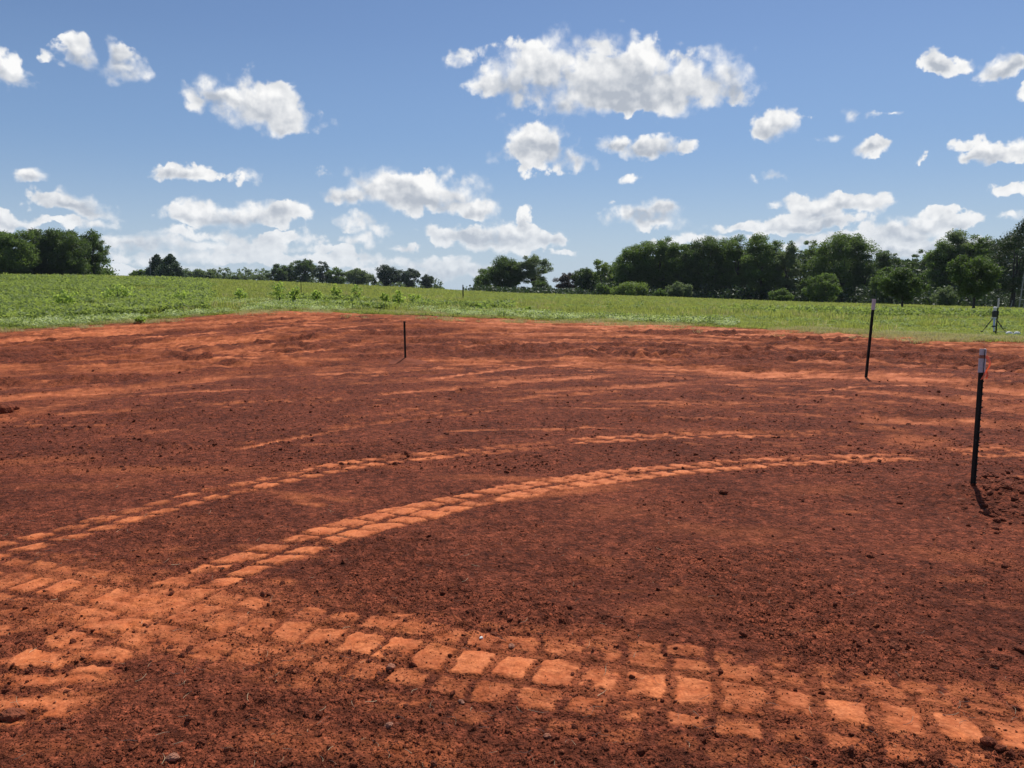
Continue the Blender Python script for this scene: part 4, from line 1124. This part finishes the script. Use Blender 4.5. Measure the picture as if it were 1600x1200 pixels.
# woodland mass behind the right tree line
pts = []
for px in np.arange(930, 1690, 6.0):
    top = np.interp(px, [930, 960, 1000, 1100, 1200, 1300, 1350, 1400, 1450, 1500, 1560, 1700], [430, 420, 398, 392, 394, 388, 405, 408, 408, 390, 375, 370])
    rg = random.uniform(180, 205)
    g = at(px, 474, rg); zt = at(px, top + random.uniform(-3, 8), rg)[2]; zg = tz(g[0], g[1])
    n = 330
    p = rng.normal(0, 1, (n, 3)) * [1.6, 3.0, 1]
    p[:, 2] = rng.random(n) * (zt - zg); p[:, 0] += g[0]; p[:, 1] += g[1]; p[:, 2] += zg
    pts.append(p)
V, Fc = leaf_quads(rng, np.concatenate(pts), 0.42, 0.2, 0.7)
tag(mesh_obj('woodland', V, Fc, LEAF['deep']), 'dark mass of woodland behind the right tree line', kind='stuff')
# brush along the foot of that tree line
pts = []
for px in np.arange(740, 1690, 4.0):
    rg = random.uniform(148, 176) if px < 1330 else random.uniform(136, 150)
    g = at(px, 474, rg); zg = tz(g[0], g[1]); h = random.uniform(1.2, 3.4) * (0.5 if px < 930 else 1)
    n = 110
    p = rng.normal(0, 1, (n, 3)) * [0.9, 1.6, 1]
    p[:, 2] = rng.random(n) * h; p += [g[0], g[1], zg]
    pts.append(p)
V, Fc = leaf_quads(rng, np.concatenate(pts), 0.26, 0.2, 0.7)
tag(mesh_obj('undergrowth', V, Fc, LEAF['deep']), 'dark brush along the foot of the right tree line', kind='stuff')
# brush under the hill hedgerow
pts = []
for px in np.arange(-60, 168, 2.6):
    rg = random.uniform(168, 176)
    g = at(px, 440, rg); zg = tz(g[0], g[1]); h = random.uniform(3.0, 6.5) if px < 158 else random.uniform(1, 2)
    n = 130
    p = rng.normal(0, 1, (n, 3)) * [0.8, 1.6, 1]
    p[:, 2] = rng.random(n) * h; p += [g[0], g[1], zg]
    pts.append(p)
V, Fc = leaf_quads(rng, np.concatenate(pts), 0.26, 0.2, 0.7)
tag(mesh_obj('hedgerow_undergrowth', V, Fc, LEAF['dark']), 'dark brush filling the foot of the hill hedgerow', kind='stuff')
# far hedge line joining the distant trees
pts = []
for px in np.arange(208, 690, 2.2):
    if 540 < px < 546 or 576 < px < 582 or 648 < px < 656: continue
    rg = 340
    g = at(px, 445, rg); zg = tz(g[0], g[1]); h = random.uniform(2.0, 4.6) * np.interp(px, [208, 300, 430, 540, 690], [0.7, 1.0, 1.3, 1.0, 0.5])
    n = 46
    p = rng.normal(0, 1, (n, 3)) * [0.7, 1.6, 1]
    p[:, 2] = rng.random(n) * h; p += [g[0], g[1], zg]
    pts.append(p)
V, Fc = leaf_quads(rng, np.concatenate(pts), 0.42, 0.2, 0.7)
tag(mesh_obj('far_hedge', V, Fc, LEAF['grey']), 'low hazy hedge joining the distant trees', kind='stuff')

# ------------------------------------------------------------------ bushy weeds one can count
WEEDS = [
 (437, 478, 440, 14, 40, 'large leafy weed, tallest of the row left of the dark short post'),
 (461, 478, 447, 10, 39, 'leafy weed right beside the tallest weed of the row'),
 (495, 476, 453, 9, 42, 'upright weed standing under the far copse of trees'),
 (526, 476, 447, 9, 44, 'slender upright weed with feathery top, mid row'),
 (558, 474, 445, 11, 46, 'rounded dark leafy weed below the lone round tree'),
 (602, 481, 458, 8, 40, 'small weed left of the pair above the short dark post'),
 (624, 485, 454, 11, 38, 'dense dark green weed directly above the short dark post'),
 (650, 478, 458, 11, 42, 'spreading low weed, last of the row on the right'),
 (288, 478, 454, 15, 42, 'bushy light green weed standing alone at the end of the left hill growth'),
 (378, 474, 450, 13, 44, 'loose leafy weed between the light green bush and the weed row'),
 (185, 478, 443, 22, 46, 'broad dark weed clump in the middle of the left hill growth'),
 (98, 482, 453, 20, 42, 'dark weed clump on the left hill below the hedgerow'),
 (825, 490, 479, 5, 36, 'lone tiny dark weed in the field right of the far thin post'),
 (755, 489, 474, 14, 36, 'low green weed mound at the field edge below the far thin post'),
 (1243, 488, 478, 15, 55, 'low weed clump on the field before the small yellow green tree'),
 (221, 507, 494, 9, 30.4, 'small reddish tipped weed at the very edge of the clay on the left'),
]
for i, (px, by, ty, hw, rg, lab) in enumerate(WEEDS):
    g = at(px, by, rg); zg = tz(g[0], g[1]); H = at(px, ty, rg)[2] - zg
    make_tree('bushy_weed', (g[0], g[1], zg), H, hw / F_PX * rg, lab, 'weed', 'bushy weeds on the field', M_WEEDBUSH, 'bush', 0.0, 0.55, leaf=0.050 + 0.0004 * rg, seed=500 + i, gaps=0.45)

# ------------------------------------------------------------------ utility poles far off
def pole(px, by, ty, rg, rad, label, lean=0.0, arms=True):
    g = at(px, by, rg); zg = tz(g[0], g[1]) - 0.3; H = at(px, ty, rg)[2] - zg
    t = empty('utility_pole', (g[0], g[1], zg), label, 'utility pole', None)
    v, f = tube([(0, 0, 0), (lean * H, 0, H)], [rad, rad * 0.75], 8)
    mesh_obj('shaft', v, f, M_GREYP, t, smooth=False)
    if arms:
        v, f = tube([(-0.9 * (rad / 0.15), 0, H * 0.93), (0.9 * (rad / 0.15), 0, H * 0.93)], [rad * 0.45] * 2, 5)
        mesh_obj('crossarm', v, f, M_GREYP, t)
    return t
pole(236, 440, 404, 238, 0.16, 'thin dark utility pole against the left side of the cedars', arms=False)
# twin legged structure by the right edge
g = at(1596, 484, 100); zg = tz(g[0], g[1]) - 0.2; HH = at(1596, 420, 100)[2] - zg
t = empty('power_line_tower', (g[0], g[1], zg), 'tall grey twin legged power line frame at the right picture edge before dark trees', 'power pole')
for sx_, lx in ((-0.30, 0.35), (0.12, 0.75)):
    v, f = tube([(sx_, 0, 0), (sx_ + lx, 0, HH)], [0.075, 0.06], 8)
    mesh_obj('leg', v, f, M_GREYP, t)
for k in (0.28, 0.52, 0.8):
    v, f = tube([(-0.30 + 0.35 * k - 0.1, 0.07, HH * k), (0.12 + 0.75 * k + 0.1, 0.07, HH * k)], [0.05, 0.05], 6)
    mesh_obj('crossbar', v, f, M_GREYP, t)
g = at(1578, 483, 100); zg = tz(g[0], g[1])
v, f = join([tube([(0, 0, -0.1), (0.22, 0, 0.95)], [0.045, 0.04], 7), tube([(0.2, 0, 0.9), (0.225, 0, 0.98)], [0.055, 0.05], 7)])
o = mesh_obj('leaning_stake', v, f, M_GREYP); o.location = (g[0], g[1], zg)
tag(o, 'short pale stake leaning right, standing left of the power line frame', 'stake')

# ------------------------------------------------------------------ steel T-posts
def box(cx_, cy_, cz_, sx_, sy_, sz_):
    v = [(cx_ + a * sx_ / 2, cy_ + b * sy_ / 2, cz_ + c * sz_ / 2) for a in (-1, 1) for b in (-1, 1) for c in (-1, 1)]
    return v, [(0, 1, 3, 2), (4, 6, 7, 5), (0, 4, 5, 1), (2, 3, 7, 6), (0, 2, 6, 4), (1, 5, 7, 3)]
def tee(w, d, t, z0, z1, x0=0.0):
    """T section, flange across y at +x, web towards -x"""
    pts = [(x0 + t, -w / 2), (x0 + t, w / 2), (x0, w / 2), (x0, t / 2), (x0 - d, t / 2), (x0 - d, -t / 2), (x0, -t / 2), (x0, -w / 2)]
    n = len(pts); v = [(x, y, z0) for x, y in pts] + [(x, y, z1) for x, y in pts]
    f = [(i, (i + 1) % n, n + (i + 1) % n, n + i) for i in range(n)] + [tuple(reversed(range(n))), tuple(range(n, 2 * n))]
    return v, f
def t_post(px, by, ty, rg, label, white, studs, ribbon=False, lean=(0.0, 0.0), rz=0.3, k=1.0, z=None):
    if rg is None: rg = hit(px, by)
    g = at(px, by, rg)
    zg = float(soil(np.array([g[0]]), np.array([g[1]]))[0][0]) if z is None else z
    H = at(px, ty, rg)[2] - zg
    t = empty('steel_post', (g[0], g[1], zg), label, 'post', 'steel marker posts', rz)
    t.rotation_euler = (lean[0], lean[1], rz)
    zw = H - white
    v, f = tee(0.040 * k, 0.036 * k, 0.0045 * k, -0.25, zw)
    mesh_obj('shaft', v, f, M_POST, t)
    if studs:
        parts = []
        zz = 0.02
        while zz < zw - 0.02:
            parts.append(box(0.0045 * k + 0.0045 * k, 0, zz, 0.009 * k, 0.011 * k, 0.013 * k)); zz += 0.054
        v, f = join(parts); s_ = mesh_obj('studs', v, f, M_POST, t); s_['kind'] = 'stuff'
    return t, g, zg, H, zw

# near post: white painted top with a scuffed band and orange ribbon
t, g, zg, H, zw = t_post(1522, 771, 545, None, 'nearest steel post, white painted top with orange ribbon, standing in clods', 0.0, True, k=0.92, rz=-0.35, z=None)
for c in list(t.children): pass
v, f = tee(0.046, 0.040, 0.008, H - 0.195, H - 0.078, 0.003); mesh_obj('white_paint', v, f, M_WHITE, t)
v, f = tee(0.041, 0.036, 0.007, H - 0.078, H - 0.050, 0.002); mesh_obj('scuffed_band', v, f, M_BROWNBAND, t)
v, f = tee(0.044, 0.038, 0.007, H - 0.050, H + 0.002, 0.003); mesh_obj('white_tip', v, f, M_WHITE, t)
# ribbon: a band tied round and a loose end hanging in a bow
def ribbon_strip(pts, w, nrm):
    v, f = [], []
    n_ = Vector(nrm).normalized()
    for p in pts:
        p = Vector(p); v += [p - n_ * w / 2, p + n_ * w / 2]
    for i in range(len(pts) - 1): f.append((2 * i, 2 * i + 1, 2 * i + 3, 2 * i + 2))
    return v, f
bow = [(0.014 + 0.030 * math.sin(a) ** 0.8, 0.004 * math.sin(a * 3), H - 0.055 - 0.135 * (a / math.pi)) for a in np.linspace(0.0, math.pi, 12)]
rb = ribbon_strip(bow, 0.026, (0.75, 0.7, 0.25))
tail = ribbon_strip([(0.010, -0.032, H - 0.185), (0.006, -0.036, H - 0.205), (-0.006, -0.034, H - 0.232), (-0.012, -0.030, H - 0.25)], 0.018, (1, 0.1, 0.4))
tail2 = ribbon_strip([(0.022, -0.020, H - 0.18), (0.030, -0.026, H - 0.215), (0.022, -0.024, H - 0.245)], 0.014, (1, -0.3, -0.2))
V, F_ = join([rb, tail, tail2])
o = mesh_obj('ribbon', V, F_, M_RIBBON, t)
sm = o.modifiers.new('thickness', 'SOLIDIFY'); sm.thickness = 0.0012

t, g, zg, H, zw = t_post(1354, 586, 467, None, 'leaning steel post with long white tip at the foot of the bank', 0.20, True, lean=(0, 0.055), rz=0.25, k=1.15)
v, f = tee(0.056, 0.050, 0.008, H - 0.20, H, 0.004); mesh_obj('white_tip', v, f, M_WHITE, t)
t, g, zg, H, zw = t_post(634, 563, 502, None, 'short dark steel post in a dark soil mound, no white tip', 0.0, True, lean=(0, -0.012), rz=0.7, k=1.0)
v, f = join([tee(0.046, 0.040, 0.008, H - 0.03, H + 0.003, 0.003)]); mesh_obj('cap', v, f, M_POST, t)
t, g, zg, H, zw = t_post(724, 471, 445, 62, 'thin far post on the field in front of the sky gap', 0.16, False, lean=(0, -0.02), rz=0.7, k=1.9, z=tz(*at(724, 471, 62)[:2]))
v, f = tee(0.078, 0.07, 0.012, H - 0.16, H, 0.006); mesh_obj('tip', v, f, M_GREYP, t)
t, g, zg, H, zw = t_post(471, 458, 433, 64, 'thin far post on the field in front of the far copse', 0.16, False, rz=0.7, k=1.1, z=tz(*at(471, 458, 64)[:2]))
v, f = tee(0.050, 0.045, 0.010, H - 0.16, H, 0.004); mesh_obj('tip', v, f, M_GREYP, t)
t, g, zg, H, zw = t_post(1556, 521, 466, 27.3, 'dark steel post with white tip right beside the tripod', 0.28, True, rz=0.5, lean=(0, 0.015), k=0.95, z=tz(*at(1556, 521, 27.3)[:2]))
v, f = tee(0.044, 0.040, 0.008, H - 0.28, H, 0.003); mesh_obj('white_tip', v, f, M_WHITE, t)

# small mound at the short post
g = at(634, 563, hit(634, 563))
n = 26; v = [(0, 0, 0.10)]; f = []
rings = 6
for j in range(1, rings + 1):
    for i in range(n):
        a = 2 * math.pi * i / n; rr_ = j / rings
        v.append((math.cos(a) * rr_ * 0.62 * (1 + 0.12 * math.sin(3 * a)), math.sin(a) * rr_ * 0.45, 0.10 * math.exp(-rr_ * rr_ * 3.2) - 0.03 * rr_ + random.uniform(-0.008, 0.008)))
for i in range(n): f.append((0, 1 + i, 1 + (i + 1) % n))
for j in range(rings - 1):
    for i in range(n): f.append((1 + j * n + i, 1 + (j + 1) * n + i, 1 + (j + 1) * n + (i + 1) % n, 1 + j * n + (i + 1) % n))
o = mesh_obj('soil_mound', v, f, M_CLOD, smooth=True)
o.location = (g[0], g[1], float(soil(np.array([g[0]]), np.array([g[1]]))[0][0]) - 0.01)
tag(o, 'little heap of dark soil around the foot of the short dark post', 'soil heap')

# ------------------------------------------------------------------ laser level on its tripod
g = at(1552, 519, 29.0); zg = tz(g[0], g[1])
Ht = at(1552, 479, 29.0)[2] - zg
t = empty('survey_tripod', (g[0], g[1], zg), 'aluminium survey tripod standing on the grass beside the dark post', 'tripod')
zh = Ht - 0.36
feet = [(-0.44, -0.10), (-0.24, -0.42), (0.40, 0.02)]
for i, (fx_, fy_) in enumerate(feet):
    topp = Vector((fx_ * 0.10, fy_ * 0.10, zh)); ft_ = Vector((fx_, fy_, 0.02)); mid = topp.lerp(ft_, 0.55)
    wide = 0.032 if i == 1 else 0.015
    v, f = join([tube([topp, mid], [wide, wide], 6), tube([mid, topp.lerp(ft_, 0.92)], [wide * 0.75, wide * 0.65], 6)])
    lg = mesh_obj('leg', v, f, M_ALU if i == 1 else M_BLACK, t)
    v, f = join([tube([topp.lerp(ft_, 0.90), ft_, ft_ + Vector((0, 0, -0.05))], [wide * 0.9 + 0.012, wide * 0.8 + 0.01, 0.006], 6), box(ft_[0], ft_[1], 0.07, 0.07, 0.07, 0.015)])
    mesh_obj('foot', v, f, M_BLACK, lg)
    v, f = box(mid[0], mid[1], mid[2], wide * 2.6, wide * 2.6, 0.05)
    mesh_obj('clamp', v, f, M_BLACK, lg)
v, f = join([tube([(0, 0, zh - 0.02), (0, 0, zh + 0.03)], [0.075, 0.085], 14), tube([(0, 0, zh - 0.14), (0, 0, zh)], [0.02, 0.02], 8)])
mesh_obj('head', v, f, M_ALU, t)
t2 = empty('laser_level', (g[0], g[1], zg + zh + 0.03), 'dark rotating laser level with white cap on top of the tripod', 'laser level')
v, f = join([tube([(0, 0, 0), (0, 0, 0.03), (0, 0, 0.17), (0, 0, 0.2)], [0.060, 0.075, 0.075, 0.05], 16)])
mesh_obj('body', v, f, M_BLACK, t2)
v, f = tube([(0, 0, 0.2), (0, 0, 0.27)], [0.045, 0.045], 14); mesh_obj('rotor_window', v, f, M_ALU, t2)
v, f = tube([(0, 0, 0.27), (0, 0, 0.30), (0, 0, 0.33)], [0.058, 0.054, 0.025], 16); mesh_obj('cap', v, f, M_WHITE, t2)
v, f = join([tube([(0.06, -0.03, 0.04), (0.12, -0.03, 0.10), (0.10, -0.03, 0.19)], [0.012, 0.012, 0.012], 6)])
mesh_obj('handle', v, f, M_BLACK, t2)

g = at(1573, 517, 28.6); zg = tz(g[0], g[1])
v, f = join([box(0, 0, 0.07, 0.62, 0.035, 0.022), box(-0.335, 0, 0.068, 0.05, 0.018, 0.018)])
o = mesh_obj('wooden_lath', v, f, M_YEL); o.location = (g[0], g[1], zg); o.rotation_euler = (0, 0.03, 0.05)
tag(o, 'pale yellow lath lying on the grass right of the tripod post', 'lath')
for px, lab in ((1576.5, 'white lump lying on the grass nearer the tripod, below the yellow lath'), (1588.5, 'white lump lying on the grass farther from the tripod, by the right edge')):
    g = at(px, 522, 27.4); zg = tz(g[0], g[1])
    o = clod_mesh('white_stone', int(px), 2, M_STONE, 0.18); COL.objects.link(o)
    o.location = (g[0], g[1], zg + 0.07); o.scale = (0.22, 0.18, 0.18)
    tag(o, lab, 'stone', 'white lumps beside the tripod')

# ------------------------------------------------------------------ clods one can pick out
BIG = [
 (22, 1122, 27, M_CLOD, 'big dark clay clod by the left edge below the long prints'),
 (270, 1187, 18, M_CLOD_PALE, 'rounded pale clod near the bottom edge of the foreground'),
 (315, 1163, 11, M_CLOD, 'small clod up and right of the rounded pale one'),
 (296, 1127, 11, M_CLOD, 'dark little clod in the open soil above the rounded pale one'),
 (499, 1117, 13, M_CLOD, 'clod with shadow beside a forked straw'),
 (607, 1134, 13, M_CLOD_PALE, 'pale topped clod below the wide foreground print, left half'),
 (610, 1046, 17, M_CLOD_PALE, 'flat pale clod lying just below the wide print'),
 (592, 1054, 7, M_CLOD, 'small dark clod touching the left of the flat pale clod'),
 (721, 1097, 10, M_CLOD_PALE, 'small pale clod below the wide print, mid foreground'),
 (800, 1014, 10, M_CLOD_PALE, 'pale stone on top of the wide print'),
 (752, 1001, 6, M_STONE, 'tiny whitish stone just above the wide print'),
 (948, 1171, 9, M_CLOD, 'upright small clod near the bottom, below the row of square prints'),
 (1003, 1175, 14, M_CLOD, 'dark clod near the bottom edge, right of the upright small clod'),
 (855, 1152, 10, M_CLOD_PALE, 'pale sliver of clay in the crumbly strip below the wide print'),
 (1163, 992, 14, M_CLOD, 'dark rounded clod above the square prints'),
 (1221, 990, 9, M_CLOD, 'dark clod right of the rounded one above the square prints'),
 (1340, 1004, 12, M_CLOD, 'dark hollow looking clod in the crumbly ridge'),
 (1398, 1014, 14, M_CLOD, 'long dark clod in the crumbly ridge above the right prints'),
 (1554, 1041, 14, M_CLOD, 'dark reddish clod above the prints near the right edge'),
 (1594, 1017, 17, M_CLOD, 'dark clod cut by the right edge above the prints'),
 (1545, 1163, 20, M_CLOD, 'broken dark clod low by the right edge among prints'),
 (1562, 1170, 14, M_CLOD, 'flatter clod leaning on the broken dark clod'),
 (6, 641, 26, M_CLOD, 'dark clod heap at the left edge by the haul path'),
 (24, 638, 10, M_CLOD, 'smaller clod right of the dark heap at the left edge'),
 (1129, 772, 14, M_CLOD, 'dark clod below the long diagonal print, right part'),
 (1406, 787, 10, M_CLOD, 'dark clod left of the near post in loose soil'),
 (1087, 712, 9, M_CLOD, 'small dark clod between the two long prints'),
 (1569, 885, 9, M_CLOD, 'dark clod on smooth soil below the near post'),
 (1361, 871, 10, M_CLOD, 'lone dark crumb on the wide open soil'),
]
def soil_z(x, y): return float(soil(np.array([x]), np.array([y]))[0][0])
for i, (px, py, w, mt, lab) in enumerate(BIG):
    p = flat(px, py); D = math.hypot(p[0], p[1], CAM_Z) if False else math.sqrt(p[0] ** 2 + p[1] ** 2 + CAM_Z ** 2)
    s = w / F_PX * D * 1.05
    o = clod_mesh('clay_clod' if mt is not M_STONE else 'small_stone', 700 + i, 3, mt, 0.30); COL.objects.link(o)
    zz = soil_z(p[0], p[1])
    o.location = (p[0], p[1], zz + s * 0.16); o.scale = (s, s * 0.95, s * 0.8); o.rotation_euler = (random.uniform(-.3, .3), random.uniform(-.3, .3), random.uniform(0, 6))
    tag(o, lab, 'clod' if mt is not M_STONE else 'stone')
# clods heaped about the near post
protos = [clod_mesh('heap_clod', 800 + i, 2, M_CLOD, 0.32) for i in range(6)]
for i in range(190):
    px = 1536 + abs(random.gauss(0, 1)) * 44 if i > 26 else random.uniform(1500, 1548)
    py = random.gauss(778, 24) if i > 26 else random.uniform(750, 790)
    if px > 1612 or py > 835: continue
    p = flat(px, py, 0.05); s = random.choice([0.018, 0.022, 0.026, 0.03, 0.036, 0.045, 0.065]) * random.uniform(0.75, 1.3)
    if 1515 < px < 1530 and 762 < py < 776: continue
    o = protos[i % 6].copy(); COL.objects.link(o)
    o.location = (p[0], p[1], soil_z(p[0], p[1]) + s * 0.08); o.scale = (s, s * random.uniform(.8, 1.1), s * random.uniform(.7, 1.1))
    o.rotation_euler = (random.uniform(-.5, .5), random.uniform(-.5, .5), random.uniform(0, 6))
    tag(o, 'dark red clay clod heaped about the foot of the nearest post', 'clod', 'clods heaped around the nearest post')

# ------------------------------------------------------------------ the air
bpy.context.view_layer.update()
ZMIN = float(fz.min()); ZMAX = max((ob.matrix_world @ Vector(c)).z for ob in scene.objects if ob.type == 'MESH' for c in ob.bound_box)
hz = bpy.data.meshes.new('haze')
x0_, x1_, y0_, y1_, z0_, z1_ = -730, 730, -730, 730, ZMIN - 1.0, ZMAX + 1.0
HV = [(a, b, c) for a in (x0_, x1_) for b in (y0_, y1_) for c in (z0_, z1_)]
hz.from_pydata(HV, [], [(0, 1, 3, 2), (4, 6, 7, 5), (0, 4, 5, 1), (2, 3, 7, 6), (0, 2, 6, 4), (1, 5, 7, 3)])
hm = bpy.data.materials.new('air'); hm.use_nodes = True; hm.node_tree.nodes.clear()
HN = NT(hm.node_tree)
pv = HN.n('ShaderNodeVolumePrincipled', inp={'Color': rgb(0.72, 0.82, 1.0), 'Density': 0.00010, 'Anisotropy': 0.2})
ho = HN.n('ShaderNodeOutputMaterial'); hm.node_tree.links.new(pv.outputs[0], ho.inputs['Volume'])
hz.materials.append(hm)
o = bpy.data.objects.new('haze', hz); COL.objects.link(o); o['kind'] = 'stuff'; o['label'] = 'thin summer haze over the fields'
